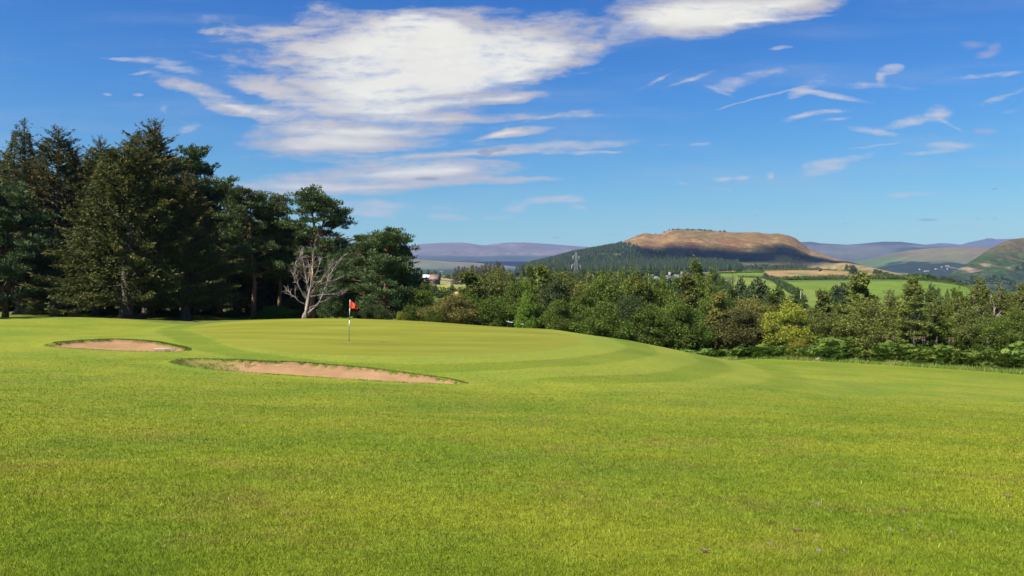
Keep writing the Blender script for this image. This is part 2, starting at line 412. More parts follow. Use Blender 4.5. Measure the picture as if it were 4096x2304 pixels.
def ground_mat():
    m, nt = newmat('turf')
    gn = nt.new('ShaderNodeGroup'); gn.node_tree = TURF
    for i, k in enumerate(('ring', 'rough')):
        at = nt.new('ShaderNodeAttribute', attribute_name=k); nt.link(at.outputs['Fac'], gn.inputs[i])
    geo = nt.new('ShaderNodeNewGeometry')
    P = geo.outputs['Position']
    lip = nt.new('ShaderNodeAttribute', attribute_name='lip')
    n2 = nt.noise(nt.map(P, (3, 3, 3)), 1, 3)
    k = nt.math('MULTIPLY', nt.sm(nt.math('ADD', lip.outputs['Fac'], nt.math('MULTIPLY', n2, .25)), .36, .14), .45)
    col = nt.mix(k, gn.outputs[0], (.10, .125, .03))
    f = nt.noise(nt.map(P, (22, 22, 22)), 1, 4, .75)
    f2 = nt.noise(nt.map(P, (90, 90, 90)), 1, 2, .7)
    hgt = nt.math('ADD', f, nt.math('MULTIPLY', f2, .4))
    col = nt.mix(1, col, nt.ramp(f, [(.3, (.42, .46, .38)), (.7, (.95, .90, 1.0))]), 'MULTIPLY')
    b = nt.new('ShaderNodeBump', i_Strength=.55, i_Distance=.03); nt.link(hgt, b.inputs['Height'])
    p = nt.new('ShaderNodeBsdfPrincipled', i_Roughness=.85); nt.link(col, p.inputs['Base Color']); nt.link(b.outputs[0], p.inputs['Normal'])
    p.inputs['Specular IOR Level'].default_value = .12
    out(nt, p.outputs[0]); return m
def green_mat():
    m, nt = newmat('putting_surface')
    geo = nt.new('ShaderNodeNewGeometry'); P = geo.outputs['Position']
    dgn = nt.new('ShaderNodeAttribute', attribute_name='dgreen').outputs['Fac']
    a = nt.noise(nt.map(P, (.10, .42, .1), rot=(0, 0, .1)), 1, 5, .6)
    b = nt.noise(nt.map(P, (.6, 1.6, .5)), 1, 4, .65)
    col = nt.ramp(a, [(.34, (.150, .152, .011)), (.5, (.188, .185, .014)), (.66, (.228, .220, .026))])
    col = nt.mix(nt.math('MULTIPLY', nt.sm(b, .5, .75), .35), col, (.125, .145, .012))
    s = nt.math('SINE', nt.math('MULTIPLY', dgn, 2.6))
    col = nt.mix(nt.math('MULTIPLY', nt.math('ADD', nt.math('MULTIPLY', s, .5), .5), .14), col, (.14, .20, .018))
    edge = nt.math('MULTIPLY', nt.sm(dgn, -1.5, -.9), .35)
    col = nt.mix(edge, col, (.18, .20, .02))
    f = nt.noise(nt.map(P, (14, 30, 14)), 1, 3, .6)
    col = nt.mix(1, col, nt.ramp(f, [(.3, (.88, .88, .86)), (.7, (1.1, 1.1, 1.12))]), 'MULTIPLY')
    bp = nt.new('ShaderNodeBump', i_Strength=.25, i_Distance=.01); nt.link(f, bp.inputs['Height'])
    p = nt.new('ShaderNodeBsdfPrincipled', i_Roughness=.8); nt.link(col, p.inputs['Base Color']); nt.link(bp.outputs[0], p.inputs['Normal'])
    p.inputs['Specular IOR Level'].default_value = .12
    out(nt, p.outputs[0]); return m
def sand_mat():
    m, nt = newmat('bunker_sand')
    geo = nt.new('ShaderNodeNewGeometry'); P = geo.outputs['Position']
    a = nt.noise(nt.map(P, (.7, 1.6, .7)), 1, 5, .6)
    b = nt.noise(nt.map(P, (7, 9, 7)), 1, 5, .7)
    col = nt.ramp(a, [(.3, (.262, .150, .066)), (.7, (.335, .202, .100))])
    col = nt.mix(nt.math('MULTIPLY', nt.sm(b, .55, .72), .5), col, (.30, .155, .085))
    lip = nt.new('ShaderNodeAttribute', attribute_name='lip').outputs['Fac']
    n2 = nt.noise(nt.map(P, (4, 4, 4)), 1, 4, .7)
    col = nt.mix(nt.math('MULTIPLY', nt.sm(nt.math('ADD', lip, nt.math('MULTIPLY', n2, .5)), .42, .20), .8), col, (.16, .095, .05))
    # the neglected left end of the large bunker, grown over with weeds
    sx = nt.new('ShaderNodeSeparateXYZ'); nt.link(P, sx.inputs[0])
    wv = nt.math('ADD', sx.outputs[0], nt.math('MULTIPLY', nt.math('SUBTRACT', n2, .5), 4.0))
    inb = nt.math('MULTIPLY', nt.sm(wv, -10.2, -11.2), nt.math('LESS_THAN', sx.outputs[1], 32.6))
    col = nt.mix(nt.math('MULTIPLY', inb, .75), col, (.16, .17, .03))
    bp = nt.new('ShaderNodeBump', i_Strength=.7, i_Distance=.05); nt.link(nt.math('ADD', b, a), bp.inputs['Height'])
    p = nt.new('ShaderNodeBsdfPrincipled', i_Roughness=.95); nt.link(col, p.inputs['Base Color']); nt.link(bp.outputs[0], p.inputs['Normal'])
    p.inputs['Specular IOR Level'].default_value = .1
    out(nt, p.outputs[0]); return m
M_turf, M_green, M_sand = ground_mat(), green_mat(), sand_mat()
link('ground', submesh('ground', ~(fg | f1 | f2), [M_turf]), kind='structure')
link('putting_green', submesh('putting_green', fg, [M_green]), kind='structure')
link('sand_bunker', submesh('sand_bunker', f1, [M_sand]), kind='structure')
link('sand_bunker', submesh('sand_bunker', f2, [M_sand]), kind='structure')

# ---- land material driven by a painted land-use colour plus noise
def land_mat(name, fine=1.0, bump=1.0, detail_scale=.12):
    m, nt = newmat(name)
    at = nt.new('ShaderNodeAttribute', attribute_name='land')
    geo = nt.new('ShaderNodeNewGeometry'); P = geo.outputs['Position']
    n = nt.noise(nt.map(P, (detail_scale,)*3), 1, 6, .68)
    n2 = nt.noise(nt.map(P, (detail_scale*.22,)*3), 1, 5, .6)
    col = nt.mix(1, at.outputs['Color'], nt.ramp(n, [(.3, (1-.35*fine,)*3), (.7, (1+.35*fine,)*3)]), 'MULTIPLY')
    col = nt.mix(1, col, nt.ramp(n2, [(.3, (.82, .80, .84)), (.7, (1.18, 1.18, 1.14))]), 'MULTIPLY')
    b = nt.new('ShaderNodeBump', i_Strength=.6, i_Distance=bump/detail_scale*.12); nt.link(n, b.inputs['Height'])
    p = nt.new('ShaderNodeBsdfPrincipled', i_Roughness=.95); nt.link(col, p.inputs['Base Color']); nt.link(b.outputs[0], p.inputs['Normal'])
    p.inputs['Specular IOR Level'].default_value = .05
    out(nt, p.outputs[0]); return m
def inpoly(px, py, poly): return sdf(px, py, np.array(poly, float)) < 0
# colours (linear)
cFIELD = (.120, .178, .022); cFIELD2 = (.145, .185, .034); cDRY = (.24, .235, .06); cTAN = (.29, .18, .075); cTAN2 = (.25, .17, .07); cOLIVE = (.10, .11, .035)
cDARK = (.028, .045, .018); cWHEAT = (.50, .36, .13); cHEATH = (.17, .10, .075)
def polar_sheet(r, th):
    R, T = np.meshgrid(r, th, indexing='ij'); X = R*np.sin(T); Y = R*np.cos(T)
    n = len(th); i = np.arange(len(r)-1)[:, None]*n+np.arange(n-1)[None]
    Q = np.stack([i, i+n, i+n+1, i+1], -1).reshape(-1, 4)[:, ::-1]
    return X, Y, Q
def project(X, Y, Z): return CX+F0*X/np.maximum(Y, 1), CY-F0*Z/np.maximum(Y, 1)
rr = np.exp(np.concatenate([np.linspace(math.log(68), math.log(260), 40), np.linspace(math.log(262), math.log(1500), 330), np.linspace(math.log(1520), math.log(16000), 90)]))
tt = np.concatenate([np.linspace(-pi, -.75, 30)[:-1], np.linspace(-.75, .75, 620), np.linspace(.75, pi, 30)[1:]])
X, Y, Q = polar_sheet(rr, tt); Z = Hv(X, Y)
ov = np.maximum.reduce([sst(96, 84, Y), ]) * (np.abs(X) < 104) * (Y > -56)
Z = Z-1.2*ov-3*((np.abs(X) < 60) & (Y > -50) & (Y < 80))
R_ = np.hypot(X, Y)
px, py = project(X, Y, Z); nrg = len(X.ravel())
px = px.ravel(); py = py.ravel(); YY = Y.ravel(); XX = X.ravel()
wob = (fbm(XX/40, YY/40, 3)-.5)*6
col = np.tile(np.array(cOLIVE), (nrg, 1))
def paint(mask, c): col[mask] = c
nA = fbm(XX/60, YY/60, 8)
paint((YY > 150) & (nA > .5), (.12, .14, .04))
paint(YY > 1100, cDARK)
vis = YY > 200
paint(vis & (YY < 1000) & inpoly(px, py, [(1560, 1112), (1750, 1109), (1860, 1119), (1960, 1125), (1960, 1160), (1560, 1160)]), cDRY)
paint(vis & (YY < 700) & inpoly(px, py, [(1560, 1160), (1960, 1158), (1960, 1200), (1560, 1200)]), (.07, .12, .02))
paint(vis & (YY < 700) & inpoly(px, py, [(1795, 1166), (1860, 1164), (1860, 1186), (1795, 1186)]), cWHEAT)
paint(vis & inpoly(px, py, [(2855, 1092), (2900, 1088), (3040, 1082), (3050, 1100), (3046, 1111), (2862, 1108)]), cFIELD)
paint(vis & inpoly(px, py, [(2948, 1105), (3050, 1103), (3064, 1122), (3200, 1170), (3120, 1215), (2860, 1215), (2942, 1122)]), cFIELD2)
paint(vis & inpoly(px, py, [(2840, 1060), (2800, 1086), (2860, 1092), (3050, 1081), (3120, 1078), (2990, 1062)]) & (YY > 600), cTAN2)
tanm = vis & inpoly(px, py+wob*.6, [(3062, 1082), (3500, 1076), (3640, 1098), (3700, 1114), (3560, 1118), (3300, 1116), (3120, 1114), (3066, 1112)])
paint(tanm, cTAN)
paint(tanm & (fbm(XX/14, YY/30, 12) > .53), cTAN2)
paint(tanm & (fbm(XX/18, YY/30, 14) > .66), (.13, .14, .05))
paint(vis & inpoly(px, py+wob*.2, [(3070, 1116), (3120, 1112), (3300, 1115), (3700, 1113), (3900, 1140), (3900, 1150), (3690, 1127), (3500, 1123), (3120, 1128)]), (.075, .12, .025))
paint(vis & inpoly(px, py, [(3100, 1129), (3300, 1129), (3500, 1124), (3690, 1125), (3820, 1139), (3890, 1156), (3890, 1250), (3230, 1240), (3180, 1180)]), cFIELD)
fb = vis & inpoly(px, py, [(3200, 1150), (3300, 1170), (3300, 1230), (3150, 1200)])
paint(fb, cFIELD2)
paint((YY > 900) & (px > 3500) & (fbm(XX/60, YY/60, 15) > .45), (.05, .06, .025))
paint((YY > 1600) & (px < 2300), (.030, .045, .022))
me = mesh_np('valley', np.stack([XX, YY, Z.ravel()], 1), Q, None, [land_mat('valley_land', .7, .5, .15)], None, {'land': col}, None, True)
link('valley', me, kind='structure')

# ---------------------------------------------------------------- hills
def lin(xs_, pts): pts = np.array(pts, float); return np.interp(xs_, pts[:, 0], pts[:, 1])
def sm1(v, k):
    kern = np.hanning(k+2)[1:-1]; kern /= kern.sum(); return np.convolve(np.pad(v, k//2, mode='edge'), kern, 'valid')[:len(v)]
def hill(name, crest, Yc, foot_py, Yf, prof, npx=420, nt_=110, back=1.0, bump=6, gully=0., nz=90., px0=None, px1=None, seed=1, smooth=5, Yc_fn=None, foot_fn=None):
    """a hill whose skyline follows crest (photo x, photo y) at distance Yc; prof = (share of the way from foot to crest, share of the height)"""
    px0 = crest[0][0] if px0 is None else px0; px1 = crest[-1][0] if px1 is None else px1
    u = np.linspace(px0, px1, npx); cr = sm1(lin(u, crest), smooth)
    t = np.concatenate([np.linspace(0, 1, nt_), 1+np.linspace(0, 1, 26)[1:]])
    T, U = np.meshgrid(t, u, indexing='ij'); CR = np.broadcast_to(cr, T.shape)
    yc = np.broadcast_to(Yc if Yc_fn is None else Yc_fn(u), T.shape)
    yf = np.broadcast_to(Yf, T.shape); fp = np.broadcast_to(foot_py if foot_fn is None else foot_fn(u), T.shape)
    zc = (CY-CR)/F0*yc; zf = (CY-fp)/F0*yf
    P = np.array(prof); s = np.interp(T, P[:, 0], P[:, 1])
    Yd = np.where(T <= 1, yf+(yc-yf)*T, yc*(1+.45*back*(T-1)))
    Zd = np.where(T <= 1, zf+(zc-zf)*s, zc-(zc-zf*.6)*sst(0, 1, T-1)**1.0)
    Xd = (U-CX)/F0*Yd
    amp = bump*np.sin(np.clip(T, 0, 1)*pi)**.7
    Zd = Zd+amp*(fbm(Xd/nz, Yd/nz, seed, 5)-.5)*2
    if gully:
        g = np.abs(fbm(Xd/(nz*.9)+Yd/(nz*4), Yd/(nz*5), seed+40, 4)-.5)*2
        Zd = Zd-gully*amp/bump*(1-np.clip(g*3, 0, 1))
    n = npx; i = np.arange(len(t)-1)[:, None]*n+np.arange(n-1)[None]
    Q = np.stack([i, i+1, i+n+1, i+n], -1).reshape(-1, 4)
    return name, Xd, Yd, Zd, Q, T, U
def finish_hill(h, colfn, mat):
    name, X, Y, Z, Q, T, U = h
    px, py = project(X, Y, Z)
    c = colfn(X.ravel(), Y.ravel(), Z.ravel(), px.ravel(), py.ravel(), T.ravel())
    me = mesh_np(name, np.stack([X.ravel(), Y.ravel(), Z.ravel()], 1), Q, None, [mat], None, {'land': c}, None, True)
    return link(name, me, kind='structure')
def mixc(c, k, d): k = np.clip(k, 0, 1)[:, None]; return c*(1-k)+np.array(d)*k
table_crest = [(2060, 1090), (2126, 1066), (2190, 1048), (2297, 1014), (2404, 993), (2468, 984), (2511, 961), (2575, 937), (2587, 936), (2614, 941), (2648, 939), (2671, 926), (2712, 922), (2785, 924),
  (2860, 928), (2955, 934), (3031, 933), (3077, 939), (3111, 936), (3153, 944), (3183, 956), (3206, 975), (3240, 1002), (3297, 1022), (3333, 1036), (3414, 1052), (3462, 1064), (3543, 1083), (3628, 1102), (3700, 1135), (3820, 1190)]
TBL = hill('table_hill', table_crest, 2600, 1092, 1300, [(0, 0), (.30, .12), (.46, .26), (.54, .56), (.62, .68), (.85, .93), (.95, .99), (1, 1)], npx=700, nt_=170, bump=5, gully=3.0, nz=120, seed=21, smooth=7, foot_fn=lambda u: np.interp(u, [3400, 3543, 3628, 3700, 3820], [1092, 1100, 1118, 1150, 1205]),
           Yc_fn=lambda u: np.interp(u, [2060, 2500, 3200, 3330, 3500, 3820], [2300, 2600, 2600, 2350, 1750, 1450]))
def col_table(X, Y, Z, px, py, T):
    c = np.tile(np.array((.200, .122, .045)), (len(X), 1))
    n = fbm(X/70, Y/70, 3, 5); n2 = fbm(X/30, Y/110, 7, 5); n3 = fbm(X/160, Y/160, 9)
    c = mixc(c, sst(.50, .60, fbm(X/14, Y/30, 71, 5))*.55, (.13, .085, .035))
    c = mixc(c, sst(.45, .65, n2)*.8, (.16, .075, .030))
    c = mixc(c, sst(.52, .68, n)*.7, (.12, .10, .03))
    c = mixc(c, sst(.62, .72, fbm(X/18, Y/40, 19))*.6, (.30, .19, .08))
    hb = 990+(n3-.5)*40
    low = sst(-6, 10, py-np.interp(px, [2126, 2480, 2560, 2620, 2700, 2900, 3150, 3250, 3500], [900, 965, 985, 1000, 1018, 1010, 1012, 1030, 1060])-(n3-.5)*26)
    c = mixc(c, low*.88, (.048, .058, .026))
    c = mixc(c, low*sst(.5, .62, n)*.7, (.10, .085, .045))
    right = sst(3200, 3300, px)*sst(990, 1010, py)
    c = mixc(c, right*sst(.30, .5, n)*.9, (.22, .16, .07))
    foot = sst(1058, 1072, py)*sst(2840, 2900, px)
    c = mixc(c, foot*sst(.42, .60, fbm(X/60, Y/40, 29)), (.22, .17, .07))
    left = sst(0, 8, py-np.interp(px, [2060, 2460, 2540, 2600, 2680], [900, 975, 984, 1005, 1035]))*sst(2740, 2640, px)
    c = mixc(c, left, (.035, .062, .024))
    c = mixc(c, left*sst(.6, .7, n2)*.6, (.10, .10, .04))
    return c
M_hill = land_mat('hill_land', 1.5, 1.2, .09)
finish_hill(TBL, col_table, M_hill)
rh_crest = [(3700, 1190), (3790, 1102), (3819, 1083), (3866, 1055), (3914, 1026), (3962, 993), (4009, 969), (4047, 957), (4096, 951), (4250, 935), (4500, 925), (5000, 960), (5600, 1050)]
RH = hill('moor_hill', rh_crest, 2100, 1215, 1300, [(0, 0), (.35, .2), (.7, .62), (.9, .93), (1, 1)], npx=420, nt_=140, bump=11, gully=10, nz=85, seed=61, smooth=5,
          Yc_fn=lambda u: np.interp(u, [3700, 3850, 4096, 5600], [1600, 1850, 2200, 2400]))
def col_rh(X, Y, Z, px, py, T):
    c = np.tile(np.array((.034, .056, .020)), (len(X), 1))
    n = fbm(X/60, Y/60, 3, 5); n2 = fbm((X+Y*.3)/26, Y/90, 7, 5)
    c = mixc(c, sst(.5, .65, n)*.7, (.070, .080, .028))
    c = mixc(c, sst(.58, .68, n2)*.7, (.12, .085, .055))
    c = mixc(c, sst(1035, 975, py+(n-.5)*60)*.6, (.14, .095, .05))
    c = mixc(c, sst(1075, 1110, py+(n-.5)*60)*.9, (.026, .042, .026))
    for a, b, wq, hq in ((3870, 1075, 34, 7), (3935, 1062, 22, 10), (3985, 1040, 22, 5), (4040, 1068, 18, 4), (3905, 1090, 40, 5)):
        c = mixc(c, np.exp(-((px-a)/wq)**2-((py-b)/hq)**2)*1.2*sst(.35, .6, n2), (.26, .18, .13))
    return c
finish_hill(RH, col_rh, M_hill)
M_far = land_mat('far_land', .6, 2.5, .012)
m1 = [(900, 1000), (1300, 985), (1450, 990), (1580, 983), (1600, 985), (1628, 993), (1640, 990), (1665, 979), (1700, 975), (1800, 970), (1850, 970), (1890, 975), (1920, 980), (1945, 981), (1980, 975), (2030, 970), (2100, 970), (2200, 976), (2300, 984), (2400, 990), (2520, 1000), (2700, 1010)]
def col_m1(X, Y, Z, px, py, T):
    c = np.tile(np.array((.118, .098, .082)), (len(X), 1)); n = fbm(X/500, Y/700, 3, 5); n2 = fbm(X/180, Y/500, 5, 5)
    c = mixc(c, sst(.48, .66, n)*.8, (.11, .10, .085)); c = mixc(c, sst(.60, .70, n2)*.5, (.19, .16, .13))
    c = mixc(c, sst(1020, 1028, py+(n-.5)*8), (.045, .06, .04)); return c  # dark band low on the slope: cloud shadow put into the colour
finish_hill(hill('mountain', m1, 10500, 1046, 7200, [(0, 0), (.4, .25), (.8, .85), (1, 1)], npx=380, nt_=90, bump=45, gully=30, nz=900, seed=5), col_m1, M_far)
m1b = [(1200, 1050), (1500, 1045), (1580, 1040), (1640, 1036), (1700, 1040), (1800, 1047), (1900, 1050), (2000, 1062), (2100, 1072), (2200, 1084)]
def col_m1b(X, Y, Z, px, py, T):
    c = np.tile(np.array((.155, .125, .06)), (len(X), 1)); n = fbm(X/260, Y/400, 3, 5)
    c = mixc(c, sst(.5, .65, n)*.8, (.13, .15, .06)); c = mixc(c, sst(1064, 1074, py+(n-.5)*12), (.09, .11, .05)); c = mixc(c, sst(1076, 1080, py+(n-.5)*6), (.024, .036, .022)); return c
finish_hill(hill('low_moor', m1b, 6200, 1090, 4200, [(0, 0), (.5, .35), (.9, .93), (1, 1)], npx=300, nt_=60, bump=14, nz=500, seed=8), col_m1b, M_far)
m3 = [(3500, 1000), (3650, 985), (3709, 978), (3762, 972), (3800, 974), (3843, 979), (3876, 969), (3938, 957), (3945, 953), (3970, 953), (3981, 957), (4038, 955), (4096, 955), (4300, 965), (4700, 990)]
def col_m3(X, Y, Z, px, py, T):
    c = np.tile(np.array((.09, .085, .07)), (len(X), 1)); n = fbm(X/500, Y/700, 13, 5)
    return mixc(c, sst(.45, .6, n)*.8, (.075, .085, .075))
finish_hill(hill('mountain', m3, 13500, 1040, 9500, [(0, 0), (.4, .25), (.8, .85), (1, 1)], npx=260, nt_=60, bump=30, gully=20, nz=900, seed=15, smooth=3), col_m3, M_far)
m2 = [(2900, 990), (3150, 970), (3200, 968), (3248, 967), (3281, 973), (3390, 979), (3462, 973), (3524, 967), (3605, 967), (3652, 973), (3700, 979), (3760, 984), (3850, 988), (3980, 992), (4200, 1000)]
def col_m2(X, Y, Z, px, py, T):
    c = np.tile(np.array((.088, .090, .075)), (len(X), 1)); n = fbm(X/350, Y/500, 23, 5)
    c = mixc(c, sst(.5, .65, n)*.8, (.10, .10, .07))
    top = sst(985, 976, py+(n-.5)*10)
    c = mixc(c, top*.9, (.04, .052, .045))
    c = mixc(c, sst(3540, 3620, px)*sst(988, 992, py)*.9, (.03, .042, .035))  # cloud shadow above the moor ridge, painted as a darker land colour
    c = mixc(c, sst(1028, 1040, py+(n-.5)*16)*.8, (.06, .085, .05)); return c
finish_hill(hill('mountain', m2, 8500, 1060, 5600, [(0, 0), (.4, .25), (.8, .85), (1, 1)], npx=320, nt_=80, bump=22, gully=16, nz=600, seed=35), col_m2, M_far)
rmo = [(3350, 1060), (3450, 1042), (3557, 1017), (3628, 1002), (3724, 993), (3819, 988), (3914, 986), (3962, 988), (4050, 992), (4300, 1010)]
RM = hill('low_moor', rmo, 5000, 1150, 2500, [(0, 0), (.25, .16), (.5, .42), (.9, .93), (1, 1)], npx=420, nt_=130, bump=16, nz=350, seed=45)
def col_rm(X, Y, Z, px, py, T):
    c = np.tile(np.array((.150, .115, .060)), (len(X), 1)); n = fbm(X/200, Y/300, 33, 5); n2 = fbm(X/90, Y/160, 39, 5)
    c = mixc(c, sst(.5, .62, n)*.9, (.12, .125, .045))
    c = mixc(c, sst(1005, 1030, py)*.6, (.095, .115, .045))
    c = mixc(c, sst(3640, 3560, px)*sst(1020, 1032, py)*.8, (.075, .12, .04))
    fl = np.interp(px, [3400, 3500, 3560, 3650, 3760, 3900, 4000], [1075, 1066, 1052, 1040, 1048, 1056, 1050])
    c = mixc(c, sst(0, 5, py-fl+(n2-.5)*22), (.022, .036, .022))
    c = mixc(c, sst(.64, .70, fbm(X/60, Y/300, 43, 3))*sst(1110, 1090, py)*sst(1050, 1060, py)*.8, (.17, .18, .08))
    c = mixc(c, (sst(3690, 3680, px)*sst(3660, 3670, px)*sst(1012, 1016, py)*sst(1028, 1022, py))*0, (.02, .03, .02)); return c
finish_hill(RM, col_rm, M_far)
# ================================================================ plants
def spruce_geo(seed, H=18., R=4.2, bf=.1, top_sparse=0, card=1.0, dens=1.0, spacing=.42):
    rng = np.random.default_rng(seed); tr = Acc(); cr = Acc(); br = Acc()
    k = 9; zs = np.linspace(0, H, k); lean = rng.normal(0, .12, (k, 2)).cumsum(0)*.5; lean[0] = 0
    r0 = H*.022
    rad = r0*(1-zs/H)**.8+.015; rad[0] *= 1.75
    zs2 = np.insert(zs, 1, .5); rad2 = np.insert(rad, 1, r0*1.05); ln2 = np.insert(lean, 1, lean[0]*.5, axis=0)
    tr.tube(np.c_[ln2, zs2], rad2, 9)
    z = H*bf; cs, ds, ss, Ls, Ws, ts = [], [], [], [], [], []
    while z < H-.15:
        t = z/H; f = min(1, (t-bf)/.10+.55)*(1-t)**.72*1.25+.02
        nb = rng.integers(4, 7)
        if top_sparse and t > .72: nb = 3
        off = rng.uniform(0, 2*pi)
        cx, cy = np.interp(z, zs, lean[:, 0]), np.interp(z, zs, lean[:, 1])
        zl = z
        for b in range(nb):
            z = zl+rng.uniform(0, spacing*1.0)
            az = off+b*2*pi/nb+rng.normal(0, .35); L = R*f*rng.uniform(.5, 1.22)
            if rng.random() < .06: L *= 1.3
            if L < .18: L = .18
            tilt = -.22+1.0*t**1.6+rng.normal(0, .1); up = .42*(1-t)+.1
            n = 6; s = np.linspace(0, 1, n)
            zz_ = z+L*(tilt*s-.28*(1-t)*s*s*1.2+up*s**3*.9)
            P = np.c_[cx+cos(az)*L*s, cy+sin(az)*L*s, zz_]
            if L > .6: br.tube(P, np.linspace(.012+.014*L, .008, n), 3, .3, False)
            m = max(4, int(L/.115*dens)); q = rng.uniform(.22 if t < .8 else .02, 1, m)**.8
            base = np.stack([np.interp(q, s, P[:, i]) for i in range(3)], 1)
            tg = np.array([cos(az), sin(az), 0.0]); sd = np.array([-sin(az), cos(az), 0.])
            slope = tilt-.5*(1-t)*q+2.4*up*q*q*.9
            for kind in range(4):
                sg = (1, -1, 0, 0)[kind]
                if kind == 3:
                    sel = rng.random(m) < .55
                else: sel = rng.random(m) < .95
                mm = sel.sum()
                if mm == 0: continue
                bs = base[sel]+rng.normal(0, .035, (mm, 3)); qq = q[sel]
                fw = rng.uniform(.5, 1.0, mm)
                d = tg*fw[:, None]+sd*(sg*rng.uniform(.5, 1., mm))[:, None]
                d[:, 2] += slope[sel]*.6+rng.normal(0, .15, mm)
                if kind == 2: d = tg*.3+rng.normal(0, .35, (mm, 3)); d[:, 2] -= rng.uniform(.7, 1.6, mm)*(1-t*.9)
                if kind == 3: d = tg*.9+rng.normal(0, .25, (mm, 3)); d[:, 2] += rng.uniform(.2, .8, mm)
                d = unit(d)
                L2 = np.clip(L*.22, .15, .46)*(1.15-.5*qq)*rng.uniform(.6, 1.2, mm)*card
                side = unit(np.cross(d, rsphere(rng, mm)))
                cs.append(bs); ds.append(d); ss.append(side); Ls.append(L2); Ws.append(np.clip(L2*.28, .045, .2)*card**.5)
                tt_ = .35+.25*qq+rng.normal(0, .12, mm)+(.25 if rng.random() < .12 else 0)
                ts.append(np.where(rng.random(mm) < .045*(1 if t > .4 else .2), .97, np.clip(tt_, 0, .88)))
        z = zl+spacing*rng.uniform(.7, 1.25)*(1-.45*t)
    # twigs hanging in the gaps between the boughs
    m = int(9500*dens*(H/18)*(1 if card < 1.5 else .15)); tz = bf+(1-bf)*rng.uniform(0, .93, m)**1.15; az_ = rng.uniform(0, 2*pi, m)
    ff = np.minimum(1, (tz-bf)/.10+.5)*(1-tz)**.72*1.25; lump = .62+.45*vnoise(az_*1.9, tz*16, seed); rr_ = R*ff*lump*rng.uniform(.72, 1.0, m)
    pz = tz*H+R*ff*(-.12+.5*tz); cs.append(np.c_[np.cos(az_)*rr_, np.sin(az_)*rr_, pz])
    dd = np.c_[np.cos(az_)*.5, np.sin(az_)*.5, np.full(m, -.5)]+rng.normal(0, .45, (m, 3)); dd = unit(dd); ds.append(dd)
    ss.append(unit(np.cross(dd, rsphere(rng, m)))); ll = rng.uniform(.14, .32, m)*card; Ls.append(ll); Ws.append(ll*.24); ts.append(np.clip(.38+rng.normal(0, .2, m), 0, .95))
    # leader
    m = 16; cs.append(np.c_[np.full(m, lean[-1, 0]), np.full(m, lean[-1, 1]), rng.uniform(H-.9, H, m)]); d = rng.normal(0, .5, (m, 3)); d[:, 2] = rng.uniform(.3, 1.5, m)
    d = unit(d); ds.append(d); ss.append(unit(np.cross(d, rsphere(rng, m)))); Ls.append(np.full(m, .38)); Ws.append(np.full(m, .1)); ts.append(np.full(m, .5))
    cr.diamonds(*map(np.concatenate, (cs, ds, ss, Ls, Ws)), np.concatenate(ts))
    return tr, br, cr
def limb_pts(rng, p0, p1, n=5, wob=.12, sag=0):
    p0 = np.asarray(p0, float); p1 = np.asarray(p1, float); L = np.linalg.norm(p1-p0); s = np.linspace(0, 1, n)[:, None]
    w = rng.normal(0, wob*L*.35, (n, 3)); w[0] = 0; w[-1] = 0
    P = p0*(1-s)+p1*s+w; P[:, 2] += sag*L*np.sin(s[:, 0]*pi); return P
